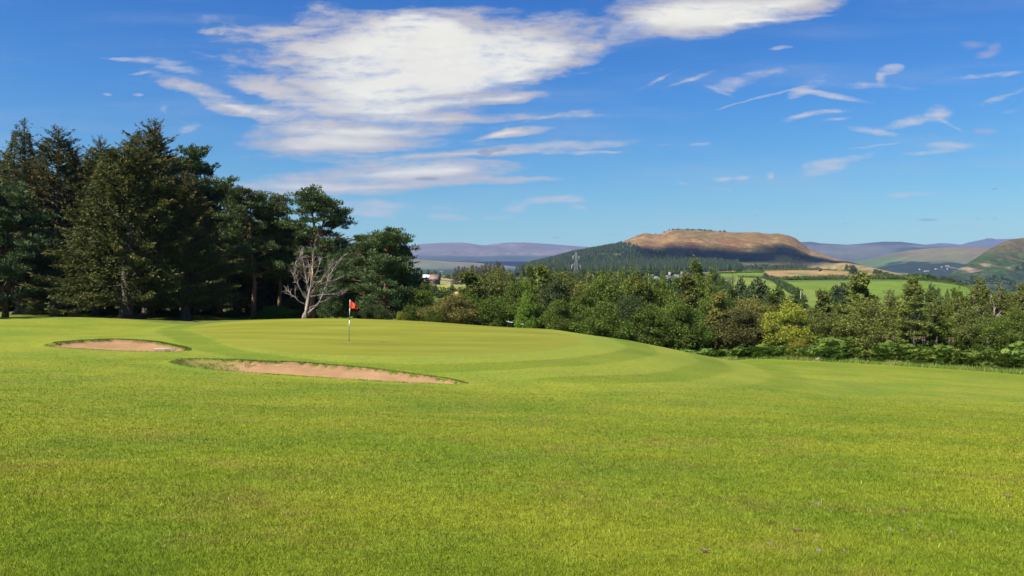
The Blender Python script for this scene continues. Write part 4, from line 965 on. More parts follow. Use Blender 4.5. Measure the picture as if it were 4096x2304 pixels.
# ================================================================ broadleaved belt behind and right of the green
g_belt = 'trees and bushes in the belt beyond the green'
belt = [
 # px, top, Y, width, (shape, variant), tint, name, label
 (1812, 1178, 68, 240, ('round', 2), 'brown', 'hawthorn_tree', 'brownish hawthorn bush just behind the green'),
 (1885, 1088, 80, 190, ('tall', 0), 'green', 'broadleaf_tree', 'light green tree at the left end of the belt, beside the field with the barn'),
 (1880, 1180, 76, 210, ('round', 0), 'mid', 'broadleaf_tree', 'rounded tree behind the brown hawthorn'),
 (1985, 1075, 82, 200, ('round', 1), 'olive', 'broadleaf_tree', 'olive tipped tree below the conifer plantation'),
 (1960, 1190, 70, 190, ('round', 0), 'mid', 'broadleaf_tree', 'dark green tree low behind the green, right of the hawthorn'),
 (2060, 1130, 76, 210, ('round', 2), 'mid', 'broadleaf_tree', 'mid green tree below the left pair of tall trees'),
 (2128, 1068, 82, 130, ('tall', 1), 'green', 'broadleaf_tree', 'tall tree with thin upright shoots left of the pylon'),
 (2170, 1066, 80, 180, ('tall', 0), 'green', 'broadleaf_tree', 'yellow green tree rising highest left of the pylon'),
 (2112, 1130, 68.5, 95, ('tall', 1), 'bright', 'ash_sapling', 'bright green slender sapling in front of darker trees'),
 (2105, 1210, 67.5, 110, ('bush', 1), 'bright', 'bush', 'bright green bush at the foot of the slender sapling'),
 (2085, 1185, 71, 200, ('round', 1), 'mid', 'broadleaf_tree', 'dense tree behind the bright green bush'),
 (2215, 1120, 75, 230, ('round', 0), 'dark', 'broadleaf_tree', 'dark rounded tree beside the slender sapling'),
 (2255, 1078, 84, 170, ('round', 1), 'olive', 'broadleaf_tree', 'olive tree directly below the pylon'),
 (2235, 1200, 68, 190, ('round', 2), 'mid', 'broadleaf_tree', 'low dense tree at the edge of the mound below the pylon'),
 (2335, 1108, 79, 150, ('birch', 1), 'brown', 'broadleaf_tree', 'reddish brown thin tree right of the pylon'),
 (2330, 1175, 70, 190, ('round', 0), 'mid', 'broadleaf_tree', 'mid green tree in front of the reddish brown one'),
 (2425, 1082, 74, 250, ('round', 1), 'green', 'broadleaf_tree', 'big bright leaved tree in the middle of the belt'),
 (2410, 1210, 67, 230, ('round', 2), 'mid', 'broadleaf_tree', 'spreading low tree in front of the big bright leaved one'),
 (2540, 1092, 77, 190, ('round', 0), 'green', 'broadleaf_tree', 'tree below the left foot of the flat topped hill'),
 (2520, 1180, 70, 190, ('round', 1), 'dark', 'broadleaf_tree', 'dark tree with a hollow beneath it in the middle of the belt'),
 (2595, 1228, 68, 200, ('round', 0), 'mid', 'broadleaf_tree', 'bluish green tree standing where the mound drops away'),
 (2640, 1120, 78, 210, ('round', 2), 'mid', 'broadleaf_tree', 'wide mid green tree below the farm roofs'),
 (2700, 1185, 69, 190, ('round', 0), 'green', 'broadleaf_tree', 'green tree in front of the wide mid green one'),
 (2790, 1045, 82, 150, ('tall', 1), 'green', 'broadleaf_tree', 'pointed tree reaching up against the flat topped hill'),
 (2755, 1105, 78, 190, ('tall', 0), 'olive', 'broadleaf_tree', 'olive tree below the pointed one'),
 (2850, 1085, 80, 120, ('tall', 1), 'green', 'broadleaf_tree', 'slim tree right of the pointed tree, against the green field'),
 (2870, 1160, 74, 170, ('round', 1), 'green', 'broadleaf_tree', 'green tree left of the yellowish willow'),
 (2760, 1235, 69.5, 170, ('round', 2), 'mid', 'broadleaf_tree', 'low tree above the bracken at the left end of the bank'),
 (2920, 1135, 84, 110, ('round', 0), 'dark', 'broadleaf_tree', 'dark tree overlapping the lower green field'),
 (2880, 1175, 70.5, 150, ('tall', 0), 'willow', 'willow_tree', 'pale olive willow peeking over the dense bush'),
 (3000, 1188, 72, 200, ('round', 1), 'willow', 'willow_tree', 'yellowish willow behind the dense dark bush'),
 (2960, 1235, 69.5, 270, ('round', 2), 'dull', 'broadleaf_tree', 'dense dull olive bush left of the yellow maple'),
 (3095, 1180, 76, 150, ('tall', 1), 'mid', 'broadleaf_tree', 'narrow tree behind the left side of the yellow maple'),
 (3165, 1208, 66.5, 215, ('round', 0), 'yellow', 'maple_tree', 'yellow green maple, brightest tree of the belt'),
 (3190, 1345, 64.5, 120, ('bush', 0), 'yellow', 'bush', 'yellow green bush at the foot of the yellow maple'),
 (3290, 1165, 73, 180, ('tall', 0), 'olive', 'broadleaf_tree', 'olive tree right of the yellow maple with shoots against the field'),
 (3320, 1245, 67, 200, ('round', 1), 'olive', 'broadleaf_tree', 'olive green tree over the dark hollow right of the maple'),
 (3440, 1098, 71, 230, ('tall', 0), 'birch', 'birch_tree', 'pointed birch crown standing up before the large green field'),
 (3460, 1200, 64.5, 260, ('round', 2), 'birch', 'broadleaf_tree', 'wide yellowish tree below the pointed birch crown'),
 (3560, 1172, 68, 180, ('birch', 1), 'birch', 'birch_tree', 'loose birch left of the white trunked one'),
 (3652, 1112, 60.5, 215, ('birch', 0), 'birch', 'birch_tree', 'birch with a slim white trunk showing above the bracken'),
 (3610, 1290, 62, 200, ('round', 1), 'olive', 'broadleaf_tree', 'low shaded tree left behind the white trunk'),
 (3745, 1190, 68, 190, ('birch', 1), 'olive', 'birch_tree', 'loose crowned birch right of the white trunked one'),
 (3830, 1160, 66, 150, ('tall', 1), 'green', 'broadleaf_tree', 'green tree with an upright shoot before the field end'),
 (3760, 1280, 61.5, 200, ('round', 0), 'mid', 'broadleaf_tree', 'mid green tree right of the white trunk, low behind the bracken'),
 (3920, 1118, 66, 200, ('birch', 0), 'birch', 'birch_tree', 'tall olive birch before the right hand moor hill'),
 (3870, 1230, 61, 190, ('round', 2), 'olive', 'broadleaf_tree', 'olive tree below the tall olive birch'),
 (4000, 1140, 63, 170, ('birch', 1), 'olive', 'birch_tree', 'olive birch second from the right edge'),
 (4085, 1142, 62, 170, ('birch', 0), 'birch', 'birch_tree', 'birch with a leaning pale stem at the right edge'),
 (3985, 1265, 58.5, 190, ('round', 1), 'mid', 'broadleaf_tree', 'green tree low near the right edge'),
 (4075, 1240, 57, 170, ('round', 0), 'green', 'broadleaf_tree', 'bright green tree at the right edge above the bracken'),
 (4230, 1130, 62, 260, ('birch', 1), 'birch', 'birch_tree', 'birch just outside the right edge'),
 (4210, 1260, 55, 260, ('round', 2), 'mid', 'broadleaf_tree', 'low tree just outside the right edge'),
 (4400, 1150, 60, 300, ('round', 1), 'green', 'broadleaf_tree', 'green tree further outside the right edge'),
]
for px, top, Y, w, k, tint, nm, lab in belt:
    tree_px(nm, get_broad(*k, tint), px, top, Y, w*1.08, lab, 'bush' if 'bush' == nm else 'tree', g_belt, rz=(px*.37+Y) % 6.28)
# second, deeper row fills the belt
for i, px in enumerate(range(1760, 4300, 78)):
    t = ('round', 'tall', 'round', 'birch')[i % 4]; tint = ('mid', 'green', 'dark', 'olive', 'green')[i % 5]
    tree_px('broadleaf_tree', get_broad(t, i % 2, tint), px+((i*37) % 30), float(np.interp(px, [1700, 1900, 2200, 2500, 2900, 3100, 3300, 3500, 4100], [1230, 1135, 1118, 1128, 1195, 1235, 1215, 1175, 1170]))+((i*53) % 30), 84+(i*29) % 12, 190,
            'leafy tree in the back row of the belt, mostly hidden', 'tree', 'back row trees of the belt')
# ---------------------------------------------------------------- ground cover
def scatter_strip(n, seed, off0, off1, x0=6, x1=50, dens=None):
    rng = np.random.default_rng(seed); x = rng.uniform(x0, x1, n)
    ye = np.interp(x, [-26, -16, 5, 14, 16.5]+list(_edge[1:, 0]), [62, 63, 64, 62, 64]+list(_edge[1:, 1]))
    y = ye+rng.uniform(off0, off1, n); return rng, x, y
def fronds(name, n, seed, off0, off1, mat, L0, L1, x0, x1, label, cat, mask=None, h0=.2, h1=.9, pin=7):
    rng, x, y = scatter_strip(n, seed, off0, off1, x0, x1)
    k = fbm(x/2.2, y/2.2, seed, 3); keep = k > (mask or 0); x = x[keep]; y = y[keep]; k = k[keep]; m = len(x)
    z = H1(x, y); a = Acc(); L = rng.uniform(L0, L1, m)*(.6+.8*k); az = rng.uniform(0, 2*pi, m); el = rng.uniform(.35, 1.1, m)
    h = rng.uniform(h0, h1, m)*(.35+1.3*k)
    d = np.stack([np.cos(az)*np.cos(el), np.sin(az)*np.cos(el), np.sin(el)], 1); side = unit(np.cross(d, np.array([0, 0, 1.])))
    c = np.stack([x, y, z+h*.55], 1); tn = np.clip(.3+.5*fbm(x/1.3, y/1.3, seed+3)+rng.normal(0, .12, m), 0, 1)
    for j in range(pin):
        s = j/pin; p = c+d*(L*s*.9)[:, None]; p[:, 2] -= L*s*s*.45
        w = L*.55*(1-s)*(.8)+.04
        for sg in (1, -1):
            dd = unit(side*sg+d*.45+rng.normal(0, .12, (m, 3))); a.diamonds(p, dd, unit(d+rng.normal(0, .1, (m, 3))), w, np.clip(L*.16, .03, .2), tn)
    # stalks
    a.diamonds(np.stack([x, y, z-.05], 1), unit(c-np.stack([x, y, z], 1)+1e-4), np.tile(np.array([1., 0, 0]), (m, 1)), h*.6+.1, .035, tn*.5)
    link(name, a.build(name, [mat]), label=label, cat=cat, kind='stuff')
M_brk = lm('bracken_green', (.032, .058, .010), (.070, .115, .018), (.115, .175, .030), (.22, .19, .05))
M_rgh = foliage_mat('long_grass_green', [(0, (.07, .12, .02)), (.5, (.13, .20, .03)), (.8, (.22, .26, .06)), (1, (.36, .28, .12))], .3, .04, 0, 0)
fronds('bracken', 9000, 7, 2.0, 8.5, M_brk, .5, 1.0, 24, 46, 'tall green bracken on the bank in front of the birches', 'bracken', .40, .3, 2.1)
fronds('bracken', 6500, 8, .6, 6.5, M_brk, .45, .9, 9, 25, 'green bracken and brambles below the yellow maple and the dense bush', 'bracken', .47, .2, 1.3)
fronds('ground_weeds', 1800, 9, .5, 4, M_brk, .25, .5, -15, 14, 'leafy weeds along the back edge of the green', 'weeds', .42, .1, .4, 4)
def blades(name, x, y, z, hgt, wid, mat, label, cat, seed, lean=.45, tint=None, kind='stuff', extra=None):
    rng = np.random.default_rng(seed); n = len(x)
    b = np.stack([x, y, z], 1); az = rng.uniform(0, 2*pi, n); d = np.stack([np.cos(az)*lean, np.sin(az)*lean, np.ones(n)], 1)*1.0
    d[:, :2] += rng.normal(0, .15, (n, 2)); d = unit(d); a2 = rng.uniform(0, pi, n); s = np.stack([np.cos(a2), np.sin(a2), np.zeros(n)], 1)
    hgt = np.broadcast_to(hgt, (n,)); wid = np.broadcast_to(wid, (n,))
    tip = b+d*hgt[:, None]
    V = np.stack([b-s*wid[:, None]*.5, b+s*wid[:, None]*.5, tip], 1).reshape(-1, 3)
    at = {'ring': np.repeat(extra[0], 3), 'rough': np.repeat(extra[1], 3)} if extra is not None else None
    me = mesh_np(name, V, None, np.arange(n*3).reshape(-1, 3), [mat], None, at, {'tint': rng.random(n) if tint is None else tint})
    return link(name, me, label=label, cat=cat, kind=kind)
rng, x, y = scatter_strip(60000, 21, -.1, 3.4, 10, 52)
k = fbm(x/1.6, y/1.6, 3); q = rng.random(len(x)) < .35+k; x, y, k = x[q], y[q], k[q]
blades('long_grass', x, y, H1(x, y)-.02, rng.uniform(.12, .42, len(x))*(.5+k), rng.uniform(.02, .05, len(x)), M_rgh, 'strip of long yellowish grass between the mown lawn and the bracken', 'long grass', 4, tint=np.clip(rng.normal(.45, .2, len(x))+(k-.5), 0, 1))
# foreground turf: blades grow wider and sparser with distance
def turf_blade_mat():
    m, nt = newmat('grass_blade')
    gn = nt.new('ShaderNodeGroup'); gn.node_tree = TURF
    for i, k in enumerate(('ring', 'rough')):
        at = nt.new('ShaderNodeAttribute', attribute_name=k); nt.link(at.outputs['Fac'], gn.inputs[i])
    at = nt.new('ShaderNodeAttribute', attribute_name='tint')
    f = nt.ramp(at.outputs['Fac'], [(0, (.40, .50, .42)), (.5, (.84, .86, .84)), (.86, (1.3, 1.22, 1.3)), (.90, (1.75, 1.4, 3.0)), (.98, (1.6, 1.4, 2.4)), (1, (2.6, 2.2, 9))])
    col = nt.mix(1, gn.outputs[0], f, 'MULTIPLY')
    d = nt.new('ShaderNodeBsdfDiffuse'); t = nt.new('ShaderNodeBsdfTranslucent'); nt.link(col, d.inputs[0]); nt.link(col, t.inputs[0])
    mx = nt.new('ShaderNodeMixShader', i_0=.35); nt.link(d.outputs[0], mx.inputs[1]); nt.link(t.outputs[0], mx.inputs[2])
    g = nt.new('ShaderNodeBsdfGlossy', i_Roughness=.35); g.inputs[0].default_value = (1, 1, 1, 1)
    m2 = nt.new('ShaderNodeMixShader', i_0=.05); nt.link(mx.outputs[0], m2.inputs[1]); nt.link(g.outputs[0], m2.inputs[2])
    out(nt, mx.outputs[0]); return m
def turf_blades(n=900000):
    rng = np.random.default_rng(77)
    v = rng.uniform(0, 1, n); sl = np.exp(rng.uniform(math.log(.105), math.log(.42), n)); sl = np.where(v < .55, rng.uniform(.10, .42, n), sl)
    yy = 1.35/(sl-.062); yy = np.where(rng.random(n) < .06, rng.uniform(.5, 5, n), yy); yy = yy[(yy > .5) & (yy < 34)]; n = len(yy)
    u = rng.uniform(-.74, .74, n); xx_ = u*(yy+1.5)+np.where(rng.random(n) < .3, rng.uniform(-6, 6, n), 0)
    db = np.minimum(sdf(xx_, yy, bunk1), sdf(xx_, yy, bunk2)) if False else None
    far = yy > 22
    keep = np.ones(n, bool)
    f = np.where(far)[0]
    d = np.minimum.reduce([sdf(xx_[f], yy[f], bunk1), sdf(xx_[f], yy[f], bunk2)]); dgf = sdf(xx_[f], yy[f], green_poly)
    keep[f] = (d > .02) & (dgf > .4)
    rg = np.zeros(n); rg[f] = ring_attr(xx_[f], yy[f], dgf)
    xx_, yy, rg = xx_[keep], yy[keep], rg[keep]; n = len(yy)
    dist = np.hypot(xx_, yy)
    z = H1(xx_, yy)
    nn = (fbm(xx_/1.7, yy/1.7, 77, 3)-.5)*.05     # same ripple as the lawn
    near = yy > 20
    z = z+nn*1.0
    hgt = rng.uniform(.016, .036, n)*np.interp(dist, [4, 12, 34], [1, 1.0, .9])
    wid = np.clip(dist*.00095, .0028, .03)*rng.uniform(.7, 1.3, n)
    tint = np.clip(rng.beta(2.2, 2.2, n), 0, .97); tint = np.where((rng.random(n) < .0006) & (dist < 9), 1.0, tint)
    hgt = np.where(tint > .99, hgt*1.5, hgt)
    blades('grass', xx_, yy, z-.004, hgt, wid, turf_blade_mat(), 'short mown grass of the fairway in the foreground', 'grass', 5, lean=.6, tint=tint, extra=(rg, np.zeros(n)))
turf_blades()
# shaggy turf hanging over the far lips of the bunkers, weeds in the large one
def lip_grass():
    rng = np.random.default_rng(9); xs_, ys_, hh, tt_ = [], [], [], []
    for P in (bunk1, bunk2):
        N = np.roll(P, -1, 0); c = P.mean(0); seg = np.linalg.norm(N-P, axis=1)
        m = rng.choice(len(P), 9000, p=seg/seg.sum()); s = rng.random(9000)[:, None]; p = P[m]*(1-s)+N[m]*s
        nrm = np.stack([(N-P)[m][:, 1], -(N-P)[m][:, 0]], 1); nrm /= np.linalg.norm(nrm, axis=1)[:, None]+1e-9
        # outward normal
        sg = np.sign(sdf(p[:, 0]+nrm[:, 0]*.05, p[:, 1]+nrm[:, 1]*.05, P)); nrm *= sg[:, None]
        back_ = nrm[:, 1] > .1; o = rng.uniform(-.05, .22, 9000)
        q = back_ | (rng.random(9000) < .25)
        p = p+nrm*o[:, None]; p = p[q]; b = back_[q]
        xs_.append(p[:, 0]); ys_.append(p[:, 1]); hh.append(np.where(b, rng.uniform(.03, .10, len(p))*np.interp(p[:, 0], [-13, -6], [1.2, .7]), rng.uniform(.03, .06, len(p)))); tt_.append(rng.uniform(0, .5, len(p)))
    n = 9000; x = rng.uniform(-12.6, -9.2, n); y = rng.uniform(27, 32, n); d = sdf(x, y, bunk2)
    k = fbm(x*1.1, y*1.1, 4); q = (d < .1) & (k > np.interp(x, [-11.6, -9.2], [.35, .68])) & (y > 27.8)
    xs_.append(x[q]); ys_.append(y[q]); hh.append(rng.uniform(.04, .13, q.sum())); tt_.append(rng.uniform(.2, 1, q.sum()))
    x = np.concatenate(xs_); y = np.concatenate(ys_); h = np.concatenate(hh); t = np.concatenate(tt_)
    blades('grass_fringe', x, y, G(x, y)-.01, h, rng.uniform(.012, .03, len(x)), foliage_mat('fringe_green', [(0, (.055, .09, .015)), (.5, (.10, .15, .022)), (1, (.26, .23, .07))], .3, .03, 0, 0), 'shaggy dark grass along the bunker lips', 'grass', 6, lean=.8, tint=t)
lip_grass()
# ================================================================ flagstick, rakes, small things
def mat_p(name, c, rough=.5, var=.06, metal=0): return plain_mat(name, c, rough, var, 12, metal)
M_wht = mat_p('white_paint', (.80, .80, .76)); M_grn = mat_p('dark_green_paint', (.03, .075, .03)); M_blk = mat_p('black_rubber', (.02, .02, .02), .7)
M_red, ntr = newmat('red_flag_cloth')
_d = ntr.new('ShaderNodeBsdfDiffuse'); _d.inputs[0].default_value = (.74, .065, .012, 1); _t = ntr.new('ShaderNodeBsdfTranslucent'); _t.inputs[0].default_value = (.85, .09, .014, 1)
_m = ntr.new('ShaderNodeMixShader', i_0=.35); ntr.link(_d.outputs[0], _m.inputs[1]); ntr.link(_t.outputs[0], _m.inputs[2]); out(ntr, _m.outputs[0])
def flagstick():
    x, y = cast(1396, 1371); z = float(G([x], [y])[0]); s = y/F0
    root = bpy.data.objects.new('flagstick', None); C.objects.link(root); root.location = (x, y, z)
    tag(root, 'golf flagstick with red flag standing in the hole on the green', 'flagstick')
    top = np.array([4*s, 0, 172*s]); r = .012
    def pt(f): return top*f
    def part(nm, f0, f1, mat, r_=r):
        a = Acc(); a.tube(np.stack([pt(f0), pt((f0+f1)/2), pt(f1)]), r_, 10); link(nm, a.build(nm, [mat], True), root)
    # bands read from the photograph, bottom to top
    part('pole', -.10, .355, M_grn, .014); part('white_band', .355, .520, M_wht, .021); part('dark_band', .520, .64, M_grn, .014); part('upper_band', .64, .80, M_wht, .015); part('pole_tip', .80, 1.0, M_wht, .012)
    a = Acc(); a.tube([pt(.30)*0+np.array([0, 0, .002]), np.array([0, 0, .008])], [.054, .054], 20); link('cup_rim', a.build('cup_rim', [M_wht]), root)
    # flag: hangs out to the right, folding over at the fly end
    fh = 36*s; fw = 32*s; nu, nv = 26, 18; V = []
    p0 = pt(.998)
    for i in range(nu):
        for j in range(nv):
            u = i/(nu-1); v = j/(nv-1)
            drop = .78*u*fh*(1-v)**1.0*1.0+u*u*.10*fh*v
            X = u*fw*(1-.10*v*u)
            Z = -v*fh-drop*(1-.25*v) + (.0)
            Yw = .055*sin(u*7+v*2.2)*u+.03*sin(u*3-v*5)*u
            V.append((p0[0]+.012+X, Yw, p0[2]+Z))
    Q = [(i*nv+j, (i+1)*nv+j, (i+1)*nv+j+1, i*nv+j+1) for i in range(nu-1) for j in range(nv-1)]
    fl = link('flag', mesh_np('flag', V, Q, None, [M_red], smooth=True), root)
    md = fl.modifiers.new('thick', 'SOLIDIFY'); md.thickness = .002
    # faint white print: a small emblem above two lines of lettering too small to read
    Va = np.array(V).reshape(nu, nv, 3)
    def on(u, v):
        a_ = u*(nu-1); b_ = v*(nv-1); i = int(min(a_, nu-2)); j = int(min(b_, nv-2)); fa, fb = a_-i, b_-j
        p = Va[i, j]*(1-fa)*(1-fb)+Va[i+1, j]*fa*(1-fb)+Va[i, j+1]*(1-fa)*fb+Va[i+1, j+1]*fa*fb
        return p+np.array([0, -.004, 0])
    e = Acc()
    def dash(u0, v0, u1, v1, w=.008): e.tube(np.stack([on(u0+(u1-u0)*k/3, v0+(v1-v0)*k/3) for k in range(4)]), w/2, 4)
    for (u0, v0, u1, v1) in ((.34, .10, .38, .18), (.38, .18, .35, .26), (.40, .12, .45, .22), (.42, .34, .47, .46), (.46, .34, .52, .48), (.50, .36, .47, .50)): dash(u0, v0, u1, v1)
    for k in range(5): dash(.44+k*.045, .66, .465+k*.045, .665, .011)
    for k in range(8): dash(.30+k*.055, .80, .335+k*.055, .795, .013)
    link('flag_print', e.build('flag_print', [M_wht]), fl)
flagstick()
def rake(px, py, label, headang, hw=1.0, tilt=0, blue=False):
    x, y = cast(px, py); z = float(G([x], [y])[0])
    root = bpy.data.objects.new('bunker_rake', None); C.objects.link(root); root.location = (x, y, z+.015); root.rotation_euler = (tilt, 0, headang)
    tag(root, label, 'rake', 'rakes left in the bunkers')
    mh = mat_p('grey_plastic', (.38, .44, .45)); mw = mat_p('wooden_handle', (.22, .14, .10), .7); mdk = M_blk
    a = Acc(); a.box((0, 0, .085), (hw, .055, .03), 0); link('rake_head', a.build('rake_head', [mh]), root)
    for k in range(13):
        t = Acc(); t.tube(np.array([[-hw/2+.03+k*(hw-.06)/12, 0, .08], [-hw/2+.03+k*(hw-.06)/12, -.03, -.02]]), [.012, .006], 5); link('tine', t.build('tine', [mdk]), root)
    h = Acc(); h.tube(np.array([[0, 0, .09], [.35, -.4, .05], [.75, -.95, .02]]), .016, 8); link('handle', h.build('handle', [mw], True), root)
rake(662, 1392, 'bunker rake lying tines down in the smaller bunker', .06)
x, y = cast(905, 1478, 20)
def rake2():
    z0 = float(G([x], [y])[0])
    root = bpy.data.objects.new('bunker_rake', None); C.objects.link(root); root.location = (x, y, z0+.05); root.rotation_euler = (0, 0, 0)
    tag(root, 'bunker rake of which only the dark handle shows in the larger bunker', 'rake', 'rakes left in the bunkers')
    h = Acc(); h.tube(np.array([[0, 0, .10], [.35, -.25, .04], [.8, -.6, -.02], [1.0, -.75, -.05]]), .02, 8); link('handle', h.build('handle2', [mat_p('dark_handle', (.05, .04, .045), .5)], True), root)
    a = Acc(); a.box((1.05, -.8, -.06), (.8, .05, .03), -.6); link('rake_head', a.build('rake_head2', [mat_p('grey_plastic_b', (.4, .42, .42))]), root)
rake2()
# leaves and clover on the fairway
M_leaf = plain_mat('dead_leaf', (.22, .115, .06), .8, .3, 30)
leafspots = [(2175, 1697, .07, 'curled brown leaf lying on the fairway below the end of the large bunker'), (2462, 1729, .05, 'small brown leaf right of the curled one'), (3070, 1617, .06, 'pale round leaf on the lawn right of the mown bands'),
  (4032, 1995, .07, 'long pale brown leaf near the right edge of the fairway'), (1005, 1893, .035, 'reddish leaf low in the left half of the fairway'), (1664, 1541, .09, 'dark clod just below the large bunker'),
  (3185, 2127, .05, 'crumpled tan leaf low in the right half of the fairway'), (2722, 1709, .03, 'tiny brown speck of leaf right of the middle of the fairway'), (2820, 2212, .05, 'dark brown crumb of leaf near the bottom edge')]
for i, (px, py, sz, lab) in enumerate(leafspots):
    x, y = cast(px, py, 3); rng = np.random.default_rng(i); n = 12; V = [(0, 0, .01)]
    for t in range(n): a = 2*pi*t/n; r = sz*.62*(.7+.5*abs(cos(a*1.5)))*rng.uniform(.8, 1.1); V.append((r*cos(a), r*sin(a)*.6, .006+abs(r*sin(a))*.18*(1 if t % 2 else .5)))
    V2 = [(a, b, c+.004) for a, b, c in V]; T = [(0, 1+t, 1+(t+1) % n) for t in range(n)]; T2 = [(n+1, n+2+(t+1) % n, n+2+t) for t in range(n)]
    Qs = [(1+t, 1+(t+1) % n, n+2+(t+1) % n, n+2+t) for t in range(n)]
    link('fallen_leaf', mesh_np('fallen_leaf', V2+V, Qs, T+T2, [M_leaf]), None, (x, y, float(H1([x], [y])[0])+.008+float((fbm(np.array([x/1.7]), np.array([y/1.7]), 77, 3)[0]-.5)*.05)), lab, 'leaf', 'leaves scattered on the fairway')
M_clv = mat_p('clover_bloom', (.46, .38, .36), .8)
rng = np.random.default_rng(12)
clov = Acc(); clov.V = []
u = rsphere(rng, 60); clov.diamonds(np.zeros((60, 3))+[0, 0, .03], unit(u+[0, 0, .4]), unit(np.cross(u, rsphere(rng, 60))), .009, .004, .5)
me_clov = clov.build('clover_flower', [M_clv])
cs = [(3262, 2035), (3270, 2033), (3278, 2042), (3253, 2179), (3263, 2186), (3268, 2229), (3277, 2236), (3232, 2227), (3375, 2232), (3560, 2145), (3607, 2150), (3640, 2177), (3673, 2126), (3616, 2073), (3076, 2208), (3505, 2084), (3805, 2154), (3558, 2136), (3323, 2072), (3410, 2245)]
for px, py in cs[::2]+cs[1::4]:
    x, y = cast(px, py, 3); o = link('clover_flower', me_clov, None, (x, y, float(H1([x], [y])[0])+.01), 'small pale clover bloom in the grass at the lower right', 'flower', 'clover blooms in the fairway')
# rocks, flowers by the bracken
def rock(px, py, Y, sz, lab):
    x, y = wx(px, Y); rng = np.random.default_rng(int(px)); n, m = 14, 9; V = []
    for i in range(m):
        for j in range(n):
            a = pi*i/(m-1); b = 2*pi*j/n; r = 1+.22*(vnoise(np.array([3*sin(a)*cos(b)+px]), np.array([3*sin(a)*sin(b)+2*cos(a)]), 3)[0]-.5)*2
            V.append((sz*r*sin(a)*cos(b), sz*.6*r*sin(a)*sin(b), sz*.55*r*cos(a)))
    Q = [(i*n+j, (i+1)*n+j, (i+1)*n+(j+1) % n, i*n+(j+1) % n) for i in range(m-1) for j in range(n)]
    link('rock', mesh_np('rock', V, Q, None, [plain_mat('grey_stone', (.30, .27, .24), .9, .3, 5)], smooth=True), None, (x, y, gz(x, y)+sz*.3), lab, 'rock', 'rocks at the foot of the belt')
rock(3278, 1430, 62.0, .33, 'pale rock lying in the grass at the foot of the belt'); rock(3300, 1430, 62.4, .25, 'smaller rock beside the pale one')
M_pink = mat_p('pink_petals', (.34, .10, .20), .8); M_stem = mat_p('stem_green', (.08, .12, .03), .8)
rng = np.random.default_rng(31)
def flower_mesh(kind):
    st = Acc(); hd = Acc()
    if kind == 'spike':
        st.tube([[0, 0, 0], [.02, 0, .7], [0, .01, 1.35]], [.012, .01, .006], 5)
        u = rsphere(rng, 90); p = np.c_[u[:, :2]*.03, rng.uniform(1.05, 1.38, 90)]; hd.diamonds(p, unit(u+[0, 0, .2]), unit(np.cross(u, rsphere(rng, 90))), .032, .02, .5)
    else:
        st.tube([[0, 0, 0], [0, 0, .6], [.02, 0, .95]], [.014, .01, .008], 5)
        for k in range(14):
            a = k*2.4; r = .018*k**.75; st.tube([[.02, 0, .9], [.02+r*cos(a), r*sin(a), 1.05]], [.005, .004], 3)
            u = rsphere(rng, 10); hd.diamonds(np.tile([.02+r*cos(a), r*sin(a), 1.05], (10, 1))+u*.012, unit(u*[1, 1, .3]), unit(np.cross(u, rsphere(rng, 10))), .028, .022, .5)
    return st.build('stem', [M_stem]), hd.build('bloom', [M_pink if kind == 'spike' else M_wht])
msp = flower_mesh('spike'); mum = flower_mesh('umbel')
fl = [('spike', px, Y) for px, Y in ((3574, 57.5), (3548, 58), (3690, 56.5), (3698, 56.2), (3656, 57), (3797, 55.2), (3747, 55.8), (3950, 53.5), (3812, 55.0))]+[('umbel', px, Y) for px, Y in ((2030, 61.3), (2038, 61.5), (2046, 61.4), (2088, 61.2))]
for kd, px, Y in fl:
    x, y = wx(px, Y+(1.0 if kd == 'spike' else 0)); root = bpy.data.objects.new('fireweed_plant' if kd == 'spike' else 'cow_parsley', None); C.objects.link(root); root.location = (x, y, gz(x, y)+(.75 if kd == 'spike' else .05))
    for nm, me in zip(('stem', 'bloom'), msp if kd == 'spike' else mum): link(nm, me, root)
    tag(root, 'pink fireweed spike rising from the bracken' if kd == 'spike' else 'white umbel flower at the back edge of the green', 'flower', 'pink spikes in the bracken' if kd == 'spike' else 'white umbels behind the green')
# ================================================================ middle distance
def far_tree(px, top, Y, w, lab, grp, kind='far', i=0, tint='dark', nm='broadleaf_tree'):
    t = TPL[i] if kind == 'con' else get_broad(kind, i, tint)
    return tree_px(nm, t, px, top, Y, w, lab, 'tree', grp, far=True, simple=False)
rng = np.random.default_rng(91)
